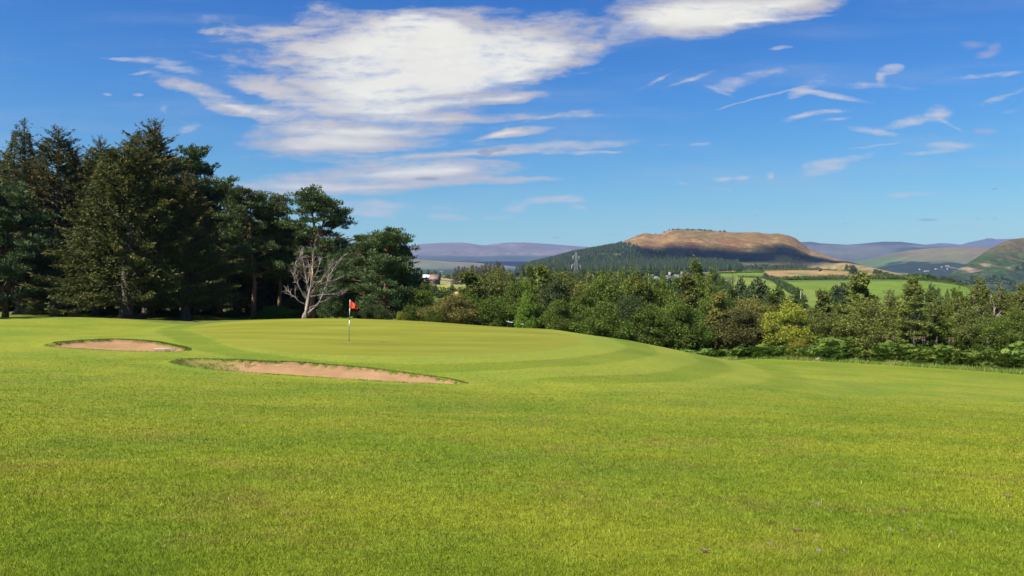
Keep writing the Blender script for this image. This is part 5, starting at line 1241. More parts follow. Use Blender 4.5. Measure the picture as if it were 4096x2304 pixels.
# oaks between belt and fields
for px, top, Y, w, tint, lab in [
  (2965, 1116, 210, 70, 'dark', 'dark round oak left of the group below the fields'), (3035, 1116, 205, 120, 'dark', 'broad dark oak, largest of the group below the fields'), (2990, 1160, 190, 90, 'dark', 'dark oak low behind the willow'),
  (3115, 1142, 205, 75, 'mid', 'mid green oak in the group below the fields'), (3085, 1170, 185, 110, 'dark', 'dark oak in the hollow below the fields'), (3190, 1152, 215, 85, 'dark', 'oak with a pole beside it below the large green field'),
  (3160, 1185, 195, 80, 'dark', 'small dark oak before the large green field'), (3210, 1175, 230, 50, 'dark', 'small round oak at the corner of the large green field'),
  (3372, 1130, 330, 70, 'dark', 'dark round tree standing in the large green field, left of the pointed birch'), (3345, 1142, 320, 60, 'dark', 'low dark tree beside the one in the large green field'),
  (3722, 1135, 240, 62, 'dark', 'dark tree before the right end of the large green field'), (3752, 1152, 250, 45, 'dark', 'smaller dark tree beside it at the right end of the large field'), (3790, 1155, 260, 26, 'mid', 'little tree with a round head at the right end of the large field'),
  (3812, 1158, 262, 20, 'dark', 'narrow dark tree at the right end of the large field'), (3560, 1158, 260, 60, 'dark', 'dark tree seen between two birches'),
  (1712, 1121, 330, 38, 'dark', 'conical dark tree on the field before the barn'), (1742, 1138, 320, 30, 'dark', 'small dark bush on the field below the barn'), (1808, 1138, 330, 28, 'dark', 'round bush beside the pole in the field with the barn'),
  (1790, 1160, 300, 55, 'mid', 'dark leafy tree below the field with the barn'), (1765, 1162, 280, 60, 'mid', 'green tree between the field with the barn and the hawthorn'),
  (1656, 1076, 520, 42, 'dark', 'big round dark tree beside the white house'), (1686, 1080, 530, 30, 'dark', 'dark tree between the white house and the barn'), (1712, 1078, 560, 34, 'mid', 'tree behind the white roofed shed'), (1738, 1082, 560, 30, 'mid', 'tree behind the brown roofed barn'), (1760, 1090, 570, 22, 'dark', 'small tree right of the barn')]:
    far_tree(px, top, Y, w, lab, 'oaks and field trees in the middle distance', 'far', int(px) % 2, tint)
for px, top, w in ((2622, 1110, 60), (2650, 1104, 60), (2676, 1104, 50), (2700, 1106, 70), (2722, 1105, 70), (2745, 1098, 60), (2600, 1104, 60), (3203, 1184, 40)):
    far_tree(px, top, 295 if px < 3000 else 200, w, 'leafy tree in front of the half hidden farm roofs' if px < 3000 else 'small bush hiding the foot of the pole beside the oaks', 'trees in front of the farm roofs', 'far', int(px) % 3, 'mid')
plant = [(1822, 1072), (1836, 1064), (1848, 1070), (1858, 1066), (1872, 1070), (1886, 1062), (1890, 1060), (1903, 1064), (1915, 1068), (1927, 1060), (1938, 1056), (1949, 1052), (1958, 1058), (1965, 1052), (1976, 1056), (1986, 1044), (1992, 1050), (2001, 1048), (2010, 1062), (2018, 1072), (2040, 1075), (2060, 1082)]
for i, (px, top) in enumerate(plant):
    far_tree(px, top, 480+(i*37) % 60, 34 if i < 20 else 17, 'small dark conifer standing alone right of the plantation' if i >= 20 else 'conifer in the small plantation above the left end of the belt', 'conifers of the plantation' if i < 20 else 'lone conifers by the plantation', 'con', 'sprucefar', nm='spruce_tree')
for px, top, w, Y in [(1790, 1098, 40, 560), (1815, 1098, 40, 540), (1845, 1096, 50, 500), (1880, 1095, 50, 480), (1920, 1096, 50, 460), (1960, 1092, 50, 450), (2000, 1090, 50, 430), (2045, 1092, 40, 430), (2085, 1085, 40, 430), (2120, 1090, 40, 420)]:
    far_tree(px, top, Y, w, 'round green tree in the hedge below the conifer plantation', 'hedgerow trees below the plantation', 'far', int(px/5) % 3, ('mid', 'green')[int(px/7) % 2])
for i, px in enumerate(range(2190, 2900, 24)):
    top = np.interp(px, [2190, 2300, 2400, 2500, 2560, 2640, 2700, 2760, 2800, 2900], [1074, 1080, 1076, 1068, 1078, 1074, 1068, 1082, 1090, 1100])+rng.uniform(-6, 12)
    far_tree(px+rng.uniform(-8, 8), top, rng.uniform(330, 600), rng.uniform(34, 60), 'rounded dark tree in the line of woodland below the flat topped hill', 'woodland trees below the flat topped hill', 'far', i % 3, ('dark', 'mid', 'dark', 'olive')[i % 4])
for px, top, w, Y in [(3565, 1094, 26, 740), (3590, 1098, 24, 740), (3640, 1096, 34, 720), (3670, 1092, 36, 715), (3690, 1094, 34, 700), (3712, 1094, 40, 690), (3735, 1098, 34, 690), (3770, 1104, 36, 680), (3795, 1106, 36, 670), (3815, 1112, 30, 670), (3840, 1120, 30, 660), (3862, 1128, 26, 650), (3560, 1109, 26, 690), (3545, 1086, 30, 830), (3520, 1080, 26, 850), (3500, 1076, 28, 860)]:
    far_tree(px, top, Y, w, 'dark rounded tree on the crest beyond the right end of the large green field', 'trees on the crest beyond the field', 'far', int(px) % 3, ('dark', 'mid')[int(px/3) % 2])
for px, top, w, Y in [(2845, 1078, 16, 900), (2955, 1068, 30, 900), (3060, 1090, 18, 760), (3058, 1100, 24, 740), (3160, 1110, 24, 640), (3172, 1112, 14, 640), (3186, 1112, 12, 640), (3222, 1108, 15, 650), (3302, 1105, 16, 650), (3281, 1072, 15, 900), (3418, 1070, 50, 850), (3385, 1056, 20, 1150), (3410, 1058, 40, 1150), (3340, 1110, 10, 660)]:
    far_tree(px, top, Y, w, 'scattered bush on the tan hillside above the green fields', 'bushes on the tan hillside', 'far', 2, 'dark', nm='bush')
# conifers along the top of the table hill and scrub on its side
HX, HY, HZ, _, HT, HU = TBL[1:]
def on_hill(px, t):
    j = int(np.clip(np.searchsorted(HU[0], px), 1, HU.shape[1]-1)); i = int(np.clip(np.searchsorted(HT[:, 0], t), 1, HT.shape[0]-1)); return HX[i, j], HY[i, j], HZ[i, j]
for i in range(110):
    if i < 95: px = float(np.clip(rng.normal(2770, 62), 2655, 2900)); t = rng.uniform(.86, 1.0)
    else: px = float(rng.choice([2532, 2548, 2620, 2625, 2632, 2655, 3153, 3225, 2900, 2920, 2480, 2500])); t = 1.0
    x, y, z = on_hill(px, t); h = rng.uniform(3, 6.5)
    put_tree('spruce_tree', TPL['sprucetiny'], x, y, z-.4, h, h*.62, 'tiny dark conifer on top of the flat topped hill', 'tree', 'conifers dotted on the hilltop', simple=True)
def hill_forest():
    rng = np.random.default_rng(4); a = Acc()
    V, N = [], 0
    t = rng.uniform(.0, 1.0, 30000); px = rng.uniform(2070, 2960, 30000)
    jj = np.clip(np.searchsorted(HU[0], px), 1, HU.shape[1]-1); i2 = np.clip(np.searchsorted(HT[:, 0], t), 1, HT.shape[0]-1)
    x, y, z = HX[i2, jj], HY[i2, jj], HZ[i2, jj]; qx, qy = project(x, y, z)
    lim = np.interp(qx, [2060, 2460, 2540, 2600, 2680, 2760, 2860, 2960], [900, 972, 984, 1005, 1035, 1040, 1050, 1062])
    k = (qy > lim+rng.normal(0, 3, len(px))) & (fbm(x/60, y/60, 5) > np.interp(qy, [1000, 1060], [.46, .30])); x, y, z, qy = x[k], y[k], z[k], qy[k]
    x = x+rng.normal(0, 2, len(x)); h = rng.uniform(5, 13, len(x))*np.interp(qy, [1000, 1060], [.75, 1.25]); r = h*.26; n = 5
    th = np.arange(n)*2*pi/n
    for lvl, (z0, z1, rr0) in enumerate(((.05, .62, 1.0), (.38, 1.0, .68))):
        ring_ = np.stack([x[:, None]+np.cos(th+lvl)*(r*rr0)[:, None], y[:, None]+np.sin(th+lvl)*(r*rr0)[:, None], np.repeat((z+h*z0)[:, None], n, 1)+rng.normal(0, .3, (len(x), n))], -1)
        tip = np.stack([x, y, z+h*z1], -1)[:, None]
        Vv = np.concatenate([ring_, tip], 1).reshape(-1, 3); b = np.arange(len(x))*(n+1)
        T = np.concatenate([np.stack([b+j, b+(j+1) % n, b+n], 1) for j in range(n)]); a.add(Vv, None, T, np.tile(np.clip(rng.normal(.4, .2, len(x)), 0, .85), n))
    link('hillside_forest', a.build('hillside_forest', [M_dspr]), label='conifer forest covering the left flank and foot of the flat topped hill', cat='forest', kind='stuff')
hill_forest()
def scrub():
    rng = np.random.default_rng(14); a = Acc(); n = 900
    px = rng.uniform(2850, 3480, n); t = rng.uniform(.05, .36, n)
    jj = np.clip(np.searchsorted(HU[0], px), 1, HU.shape[1]-1); i2 = np.clip(np.searchsorted(HT[:, 0], t), 1, HT.shape[0]-1)
    x, y, z = HX[i2, jj], HY[i2, jj], HZ[i2, jj]; qx, qy = project(x, y, z)
    k = (fbm(x/70, y/70, 9) > .52); x, y, z = x[k], y[k], z[k]
    for i in range(len(x)):
        u = rsphere(rng, 34); r = rng.uniform(2.5, 6); u[:, 2] = np.abs(u[:, 2])*.8
        a.diamonds(np.array([x[i], y[i], z[i]])+u*r*np.array([1.3, 1, 1]), rsphere(rng, 34), rsphere(rng, 34), r*.9, r*.7, np.clip(rng.normal(.4, .15, 34), 0, 1))
    link('hillside_scrub', a.build('hillside_scrub', [ML['dark']]), label='dark scrub scattered on the lower slope of the flat topped hill', cat='scrub', kind='stuff')
scrub()
RX, RY, RZ, _, RT, RU = RH[1:]
def scrub2():
    rng = np.random.default_rng(15); a = Acc(); n = 1500
    px = rng.uniform(3800, 4500, n); t = rng.uniform(.02, .62, n)
    jj = np.clip(np.searchsorted(RU[0], px), 1, RU.shape[1]-1); i2 = np.clip(np.searchsorted(RT[:, 0], t), 1, RT.shape[0]-1)
    x, y, z = RX[i2, jj], RY[i2, jj], RZ[i2, jj]; k = (fbm(x/60, y/60, 9) > .5); x, y, z = x[k], y[k], z[k]
    for i in range(len(x)):
        u = rsphere(rng, 26); r = rng.uniform(2.5, 6); u[:, 2] = np.abs(u[:, 2])*.8
        a.diamonds(np.array([x[i], y[i], z[i]])+u*r, rsphere(rng, 26), rsphere(rng, 26), r*.9, r*.7, np.clip(rng.normal(.4, .15, 26), 0, 1))
    link('hillside_scrub', a.build('hillside_scrub', [ML['dark']]), label='dark scrub along the foot of the moor hill at the right edge', cat='scrub', kind='stuff')
scrub2()
# hedges and walls
def hedge(pts, h, w, lab, tint='mid', nm='hedge', dens=26, leaf=.5):
    rng = np.random.default_rng(int(pts[0][0])); P = np.array([wx(a, b) for a, b in pts]); a = Acc(); seg = np.linalg.norm(np.diff(P, axis=0), axis=1); cum = np.r_[0, seg.cumsum()]
    n = int(cum[-1]*dens); s = rng.uniform(0, cum[-1], n); x = np.interp(s, cum, P[:, 0]); y = np.interp(s, cum, P[:, 1])
    u = rsphere(rng, n); hh = h*(.7+.6*vnoise(s/6, s*0, 3)); z = Hv(x, y)
    p = np.stack([x+u[:, 0]*w*.5, y+u[:, 1]*w*.5, z+hh*(.5+.5*u[:, 2])], 1)
    a.diamonds(p, rsphere(rng, n), rsphere(rng, n), leaf*1.6, leaf, np.clip(rng.normal(.45, .18, n), 0, 1))
    link(nm, a.build(nm, [ML[tint]]), label=lab, cat=nm.replace('_', ' '), group='hedges between the far fields')
hedge([(2855, 800), (2950, 860), (3055, 900)], 2.2, 2.5, 'hedge along the top of the upper small green field')
hedge([(2955, 690), (3046, 700)], 2.4, 3, 'short hedge between the two small green fields')
hedge([(3120, 640), (3300, 650), (3500, 640), (3620, 640), (3690, 625)], 3.5, 10, 'long hedge bank along the top of the large green field', dens=60, leaf=.7)
hedge([(3690, 625), (3760, 615), (3830, 605), (3885, 590), (3910, 580)], 2.4, 3, 'hedge falling away to the right at the end of the large green field')
hedge([(3062, 720), (3066, 660), (3100, 600), (3140, 500), (3180, 420)], 3.2, 5, 'thick hedge running downhill between the small fields and the large field', 'dark')
hedge([(3130, 560), (3165, 470), (3190, 400)], 2.5, 3, 'inner hedge at the left corner of the large green field')
hedge([(1660, 330), (1720, 345), (1790, 350), (1860, 360)], 2.2, 3, 'hedge below the field with the barn', 'mid')
hedge([(2980, 960), (3150, 960), (3300, 955), (3420, 960), (3480, 940)], 2.0, 3, 'thin hedge line at the top of the tan hillside', 'olive')
def stone_wall(pts, h, lab):
    P = np.array([wx(a, b) for a, b in pts]); a = Acc(); rng = np.random.default_rng(2)
    for p, q in zip(P[:-1], P[1:]):
        L = np.linalg.norm(q-p); n = max(1, int(L/2.0)); ang = math.atan2(q[1]-p[1], q[0]-p[0])
        for k in range(n):
            c = p+(q-p)*(k+.5)/n; z = float(Hv(np.array([c[0]]), np.array([c[1]]))[0]); hk = h*rng.uniform(.85, 1.1); a.box((c[0], c[1], z+hk/2-.2), (L/n*1.02-.02, .6*rng.uniform(.9, 1.1), hk), ang, taper=.9)
    link('stone_wall', a.build('stone_wall', [plain_mat('dry_stone', (.22, .17, .15), .95, .4, .8)]), label=lab, cat='wall')
stone_wall([(1752, 560), (1780, 550), (1810, 520), (1848, 480)], 2.0, 'dry stone wall running right from the barn along the field')
# buildings
def house(px, base_py, Y, wpx, depth, eave, ridge, wall_c, roof_c, lab, rz=0, nm='farmhouse', wins=2, lift=0, chim=True):
    x, y = wx(px, Y); z = float(Hv(np.array([x]), np.array([y]))[0]); zb = (CY-base_py)/F0*Y-ridge if lift else z
    root = bpy.data.objects.new(nm, None); C.objects.link(root); root.location = (x, y, zb); root.rotation_euler = (0, 0, rz); tag(root, lab, nm.replace('_', ' ').replace('farmhouse', 'house'), 'buildings in the middle distance')
    w = wpx/F0*Y; mw = mat_p('wall_'+nm, wall_c, .9, .12); mr = mat_p('roof_'+nm, roof_c, .8, .15)
    a = Acc(); hw, hd = w/2, depth/2
    V = [(-hw, -hd, -1.5), (hw, -hd, -1.5), (hw, hd, -1.5), (-hw, hd, -1.5), (-hw, -hd, eave), (hw, -hd, eave), (hw, hd, eave), (-hw, hd, eave), (-hw, 0, ridge-.1), (hw, 0, ridge-.1)]
    a.add(V, [(0, 1, 5, 4), (1, 2, 6, 5), (2, 3, 7, 6), (3, 0, 4, 7)], [(4, 8, 7), (5, 6, 9)]); link('wall', a.build('wall', [mw]), root)
    r = Acc(); e = .4; th = .25; dz = (ridge-eave)*e/hd
    for sg in (-1, 1):
        V = [(-hw-e, sg*(hd+e), eave-dz), (hw+e, sg*(hd+e), eave-dz), (hw+e, 0, ridge), (-hw-e, 0, ridge)]; V += [(p[0], p[1], p[2]+th) for p in V]
        r.add(V, [(0, 3, 2, 1), (4, 5, 6, 7), (0, 1, 5, 4), (2, 3, 7, 6), (1, 2, 6, 5), (3, 0, 4, 7)])
    ro = link('roof', r.build('roof', [mr]), root)
    if chim: c = Acc(); c.box((hw*.7, 0, ridge+.5), (.9, .9, 2.0)); link('chimney', c.build('chimney', [mw]), ro)
    for k in range(wins):
        wv = Acc(); wv.box((-hw+w*(k+1)/(wins+1), -hd-.03, eave*.55), (1.2, .1, 1.2)); link('window', wv.build('window', [mat_p('dark_glass', (.03, .035, .04), .2)]), root)
    return root
house(1628, 1106, 470, 26, 8, 4.8, 7.6, (.75, .74, .70), (.12, .11, .12), 'white house with a grey roof left of the big round tree', .3, wins=3)
house(1709, 1106, 500, 30, 10, 3.2, 4.8, (.16, .12, .11), (.85, .85, .85), 'shed with a bright white roof behind the brown barn', .1, 'shed', 0, chim=False)
house(1739, 1116, 470, 33, 9, 3.0, 5.6, (.11, .07, .06), (.24, .15, .11), 'brown barn with a pitched tiled roof at the top of the field', -.1, 'barn', 2, chim=False)
house(1700, 1112, 455, 12, 6, 1.8, 2.8, (.2, .12, .10), (.18, .13, .11), 'low lean to building left of the brown barn', .2, 'shed', 0, chim=False)
house(2716, 1101, 330, 34, 8, 3.0, 5.4, (.16, .15, .14), (.20, .19, .23), 'farmhouse with a slate roof half hidden by the belt', .15, lift=1)
house(2674, 1103, 340, 14, 6, 3.4, 5.0, (.3, .29, .28), (.16, .15, .15), 'cottage with a tall white chimney half hidden by the belt', 0, 'cottage', 1, lift=1)
house(2625, 1108, 330, 12, 6, 2.4, 3.4, (.2, .2, .2), (.30, .33, .36), 'small shed with a pale blue roof half hidden by the belt', 0, 'shed', 0, lift=1, chim=False)
for i, (px, py) in enumerate([(3700, 1087), (3706, 1087), (3712, 1087), (3742, 1079), (3748, 1078), (3767, 1070), (3785, 1066), (3795, 1066), (3790, 1078), (3680, 1080)]):
    Y = 3000.; GXr, GYr, GZr = RM[1], RM[2], RM[3]; qx, qy = project(GXr, GYr, GZr); m_ = np.argmin((qx[:90]-px)**2+((qy[:90]-py)*3)**2); x, y, z = GXr[:90].ravel()[m_], GYr[:90].ravel()[m_], GZr[:90].ravel()[m_]
    h = house(px, py, y, 5.0, 7, 4, 6, (.38, .32, .26), (.17, .13, .11), 'tiny pale house of the village in the distant valley', .3, 'village_house', 0, chim=False); h.location = (x, y, z)
    h['group'] = 'houses of the distant village'; h['category'] = 'house'
# poles and pylons
M_pole = mat_p('grey_wood', (.38, .33, .28), .8); M_steel = mat_p('galvanised_steel', (.34, .35, .37), .5, .1, .3); M_ins = mat_p('pale_insulator', (.6, .52, .44), .5)
def pole(px, top, Y, lab, arm=True):
    x, y = wx(px, Y); z = float(Hv(np.array([x]), np.array([y]))[0]); H = (CY-top)/F0*Y-z
    root = bpy.data.objects.new('utility_pole', None); C.objects.link(root); root.location = (x, y, z); tag(root, lab, 'pole', 'utility poles in the fields')
    a = Acc(); a.tube([[0, 0, -.3], [0, 0, H/2], [0, 0, H]], [.09, .08, .07], 6); link('mast', a.build('mast', [M_pole], True), root)
    if arm: b = Acc(); b.box((0, 0, H-.35), (3.0, .25, .25)); link('crossarm', b.build('crossarm', [M_pole]), root)
pole(1768, 1083, 480, 'utility pole with a crossarm right of the brown barn'); pole(1797, 1127, 330, 'plain pole standing in the field below the barn', False); pole(1730, 1106, 440, 'pole in front of the brown barn', False)
pole(3203, 1163, 213, 'pole beside the oaks below the large green field', False); pole(2595, 1094, 320, 'pole left of the farm roofs above the belt', False)
def pylon(px, top, Y, H, lab):
    x, y = wx(px, Y); ztop = (CY-top)/F0*Y; z = ztop-H
    root = bpy.data.objects.new('electricity_pylon', None); C.objects.link(root); root.location = (x, y, z); root.rotation_euler = (0, 0, .25); tag(root, lab, 'pylon', 'lattice pylons')
    f = H/30.0
    def wd(h): return np.interp(h, [0, 14*f, 22*f, 27*f, 30*f], [3.0*f, 1.35*f, .9*f, .7*f, .05])
    a = Acc(); lv = np.linspace(0, H, 17); cor = [(-1, -1), (1, -1), (1, 1), (-1, 1)]
    for k in range(16):
        w0, w1 = wd(lv[k]), wd(lv[k+1])
        for i in range(4):
            c0, c1 = cor[i], cor[(i+1) % 4]
            A = np.array([c0[0]*w0, c0[1]*w0, lv[k]]); B = np.array([c0[0]*w1, c0[1]*w1, lv[k+1]]); D = np.array([c1[0]*w1, c1[1]*w1, lv[k+1]]); E = np.array([c1[0]*w0, c1[1]*w0, lv[k]])
            a.tube([A, B], .12*f, 3, cap=False); a.tube([A, D], .06*f, 3, cap=False); a.tube([E, B], .06*f, 3, cap=False)
    link('lattice_tower', a.build('lattice_tower', [M_steel]), root)
    for h, w in ((25.5, 3.1), (16.5, 4.4), (8.4*1.0, 3.7)):
        h *= f; w *= f; b = Acc(); wb = wd(h)
        for sg in (-1, 1):
            tip = np.array([sg*w, 0, h+.3*f])
            for cy in (-1, 1): b.tube([[sg*wb, cy*wb, h-.1], tip], .09*f, 3); b.tube([[sg*wb, cy*wb, h+1.6*f], tip], .07*f, 3)
        cr_ = link('crossarm', b.build('crossarm', [M_steel]), root)
        for sg in (-1, 1):
            i_ = Acc(); i_.tube([[sg*w, 0, h+.1], [sg*w, 0, h-4.2*f]], .2*f, 6); link('insulator', i_.build('insulator', [M_ins], True), cr_)
pylon(2304, 1006, 1000, 38, 'lattice pylon before the forested left flank of the flat topped hill'); pylon(1345, 932, 700, 44, 'lattice pylon half hidden behind the pine above the dead tree')
# ================================================================ clouds that shade the hill (high above, out of the frame)
M_cl, ntc = newmat('cloud_white'); _d = ntc.new('ShaderNodeBsdfDiffuse'); _d.inputs[0].default_value = (.85, .85, .85, 1); out(ntc, _d.outputs[0])
def cloud(tx, ty, tz, h, rx, ry, rz_, lab, seed, ang=0):
    c = np.array([tx, ty, tz])+SUN*(h/SUN[2]); n, m = 72, 30; V = []
    i, j = np.meshgrid(np.arange(m), np.arange(n), indexing='ij'); a = pi*i/(m-1); b = 2*pi*j/n
    ux, uy, uz = np.sin(a)*np.cos(b), np.sin(a)*np.sin(b), np.cos(a)
    k = 1+.9*(fbm(ux*2.6+seed+uz, uy*2.6+3, seed, 5)-.5)*2
    P = np.stack([ux*rx*k, uy*ry*k, uz*rz_*k*np.where(uz > 0, 1, .35)], -1).reshape(-1, 3)
    R = np.array([[cos(ang), -sin(ang), 0], [sin(ang), cos(ang), 0], [0, 0, 1]]); P = P@R.T
    Q = [(p*n+q, (p+1)*n+q, (p+1)*n+(q+1) % n, p*n+(q+1) % n) for p in range(m-1) for q in range(n)]
    link('cloud', mesh_np('cloud', P, Q, None, [M_cl], smooth=True), None, c, lab, 'cloud', 'small clouds overhead')
cloud(470, 1925, 85, 6000, 185, 60, 40, 'small white cloud overhead shading the middle of the hill', 3)
cloud(735, 1935, 85, 6000, 115, 80, 40, 'small white cloud overhead shading the right side of the hill', 6)
# ================================================================ air, sky, sun, camera
def haze():
    m = bpy.data.materials.new('haze_air'); m.use_nodes = True; nt = NT(m.node_tree); nt.n.clear()
    o = nt.new('ShaderNodeOutputMaterial'); v = nt.new('ShaderNodeVolumePrincipled')
    v.inputs['Color'].default_value = (.36, .54, 1.0, 1); v.inputs['Density'].default_value = HAZE; v.inputs['Anisotropy'].default_value = .1
    nt.link(v.outputs[0], o.inputs['Volume'])
    a = Acc(); zb, zt = -260, 760; a.box((0, 7000, (zb+zt)/2), (34000, 24000, zt-zb))
    link('haze', a.build('haze', [m]), label='thin blue air between here and the far mountains', cat='haze', kind='stuff')
HAZE = 5.0e-5
haze()
sc = bpy.context.scene
w = bpy.data.worlds.new('World'); sc.world = w; w.use_nodes = True; nt = NT(w.node_tree); nt.n.clear()
az = math.atan2(SUN[0], SUN[1]); el = math.asin(SUN[2])
sky = nt.new('ShaderNodeTexSky'); sky.sky_type = 'NISHITA'; sky.sun_disc = False; sky.sun_elevation = el; sky.sun_rotation = az
sky.altitude = 200; sky.air_density = 1.0; sky.dust_density = .3; sky.ozone_density = 3.0
tc = nt.new('ShaderNodeTexCoord'); D = tc.outputs['Generated']
sx = nt.new('ShaderNodeSeparateXYZ'); nt.link(D, sx.inputs[0])
yc = nt.math('MAXIMUM', sx.outputs[1], .05)
u = nt.math('DIVIDE', sx.outputs[0], yc); v = nt.math('DIVIDE', sx.outputs[2], yc)
cmb = nt.new('ShaderNodeCombineXYZ'); nt.link(u, cmb.inputs[0]); nt.link(v, cmb.inputs[1]); UV = cmb.outputs[0]
def vmath(op, a, b):
    nd = nt.new('ShaderNodeVectorMath', operation=op)
    for i, q in enumerate((a, b)):
        if isinstance(q, tuple): nd.inputs[i].default_value = q
        else: nt.link(q, nd.inputs[i])
    return nd.outputs[0]
def ncol(vec, scale, detail):
    nd = nt.new('ShaderNodeTexNoise'); nd.inputs['Scale'].default_value = scale; nd.inputs['Detail'].default_value = detail; nt.link(vec, nd.inputs['Vector']); return nd.outputs[1]
def lerpv(a, s_): return vmath('MULTIPLY', vmath('SUBTRACT', a, (.5, .5, .5)), s_)
wv = lerpv(ncol(nt.map(UV, (5, 16, 1)), 1, 5), (.06, .020, 0))
wf = lerpv(ncol(nt.map(UV, (22, 60, 1), (3, 1, 0)), 1, 5), (.022, .007, 0))
UVw = vmath('ADD', UV, vmath('ADD', wv, wf))
def U(px): return (px-CX)/F0
def Vv(py): return (CY-py)/F0
def blobs(lst, vec):
    acc = None
    for cx, cy, rx, ry, rot, wt in lst:
        mp = nt.map(vec, (rx/F0*1.42, ry/F0*1.62, 1), (U(cx), Vv(cy), 0), (0, 0, radians(-rot)), 'TEXTURE')
        g = nt.new('ShaderNodeTexGradient', gradient_type='SPHERICAL'); nt.link(mp, g.inputs[0])
        q = nt.math('MULTIPLY', g.outputs['Fac'], wt*1.7)
        acc = q if acc is None else nt.math('ADD', acc, q)
    return acc
# main sheet of cloud, split by the direction its fibres run
left = blobs([(1560, 215, 400, 120, 12, .9), (1180, 190, 330, 60, 14, .6), (1300, 330, 380, 80, 14, .75), (1060, 350, 270, 30, 20, .55), (900, 400, 300, 30, 20, .9), (1100, 450, 220, 26, 8, .6), (1640, 50, 40, 60, 60, .3), (1720, 110, 160, 50, 30, .5)], UVw)
mid = blobs([(1750, 205, 400, 130, 0, 1.3), (1600, 350, 420, 70, 2, .95), (1450, 435, 380, 40, 2, .7), (1820, 330, 330, 40, -4, .7), (1680, 90, 200, 40, 0, .6),
  (1860, 412, 290, 16, -4, .8), (2060, 402, 130, 12, -8, .7), (1850, 474, 560, 13, -1, .65), (1560, 455, 250, 22, 2, .5), (1330, 520, 300, 34, 0, .75), (1230, 590, 260, 30, 2, .75), (1600, 515, 240, 16, -2, .75), (1500, 570, 420, 22, 0, .7), (1350, 545, 380, 40, 0, .5),
  (1780, 620, 420, 16, -2, .6), (1250, 640, 300, 12, 2, .3), (1500, 700, 420, 34, -3, 1.0), (1250, 748, 330, 22, 2, .95), (1800, 690, 260, 30, -2, .8), (1750, 740, 420, 13, -3, .8), (1080, 772, 220, 9, 0, .7)], UVw)
rgt = blobs([(2060, 165, 300, 75, -10, .9), (2190, 225, 230, 55, -14, .8), (1960, 270, 380, 50, -8, .8), (2120, 320, 300, 14, -8, .5), (2400, 170, 80, 18, -35, .35), (2500, 125, 70, 26, -20, .4), (2800, 45, 320, 75, -8, 1.3), (2640, 95, 190, 42, -8, .8), (3080, 40, 280, 42, -8, .9), (2980, 95, 260, 22, -8, .6), (3120, 80, 260, 7, -5, .5), (3250, 0, 150, 30, -8, .6),
  (2060, 524, 140, 11, -4, 1.0), (1960, 536, 120, 8, -10, .6), (2130, 586, 330, 16, -4, .75), (2100, 612, 300, 9, -2, .5), (2150, 480, 220, 10, -8, .4)], UVw)
big = nt.math('ADD', nt.math('ADD', left, mid), rgt)
small = blobs([(1480, 820, 210, 26, 2, .8), (1420, 860, 180, 14, 2, .8), (1780, 868, 110, 12, 4, .8), (1770, 836, 70, 12, 0, .4), (2230, 800, 90, 18, -6, .85), (2140, 806, 90, 14, -10, .6), (2085, 832, 50, 12, 0, .75), (2300, 828, 40, 9, 0, .6), (2000, 868, 70, 8, 0, .3),
  (700, 256, 110, 18, 8, .6), (760, 288, 130, 13, 10, 1.0), (600, 240, 130, 12, 4, .6), (470, 232, 60, 6, 6, .6), (560, 292, 60, 5, -4, .5), (820, 222, 60, 9, 20, .4), (775, 499, 52, 12, -10, 1.0), (432, 379, 22, 7, 0, 1.1), (543, 380, 22, 6, 0, .8), (735, 342, 20, 8, 0, .9), (665, 435, 16, 14, 30, .5), (850, 720, 60, 8, 0, .4),
  (2980, 318, 170, 22, -15, .7), (2880, 360, 60, 8, 20, .4), (3240, 345, 70, 20, -30, .6), (3330, 378, 130, 10, 8, .95), (3420, 335, 120, 16, 0, .5), (3560, 340, 110, 12, 6, .6), (3560, 270, 50, 14, -14, 1.1), (3520, 300, 20, 26, 0, .6), (3730, 445, 60, 30, 10, 1.1), (3620, 482, 110, 18, -12, 1.0), (3470, 526, 100, 12, 10, .8), (3780, 490, 60, 8, 24, .7), (3280, 662, 90, 24, -8, 1.1), (3380, 635, 90, 14, -12, .9), (3345, 668, 60, 10, 8, .6), (3800, 590, 90, 22, 0, .95), (3720, 612, 100, 7, -2, .5), (3230, 462, 180, 9, -13, .6), (3330, 478, 50, 8, -16, .4), (3010, 395, 200, 4, -13, .6),
  (2900, 711, 45, 10, -6, 1.0), (2978, 706, 26, 12, -20, .9), (2830, 742, 90, 8, 4, .6), (2720, 726, 40, 5, -4, .6), (3087, 692, 14, 18, 40, 1.0), (2795, 568, 60, 7, -6, .8), (2645, 572, 40, 4, -6, .5), (3680, 776, 110, 10, -4, .6), (3420, 818, 100, 8, 0, .35), (4010, 382, 130, 10, -14, .8), (3960, 300, 120, 8, -6, .7), (4070, 296, 60, 8, -10, .7), (4050, 445, 60, 8, 5, .6), (2640, 320, 100, 6, -24, .6), (2760, 318, 110, 6, -20, .5), (3105, 193, 46, 9, -5, .9), (3480, 585, 100, 4, -5, .7), (3800, 310, 80, 5, -6, .4)], UVw)
pink = blobs([(3900, 178, 60, 13, 0, .7), (3975, 210, 50, 14, -14, .7), (3990, 182, 24, 12, 0, .5), (3925, 520, 60, 12, 0, 1.0), (3710, 542, 45, 8, 0, .6), (3830, 530, 30, 9, -20, .4)], UVw)
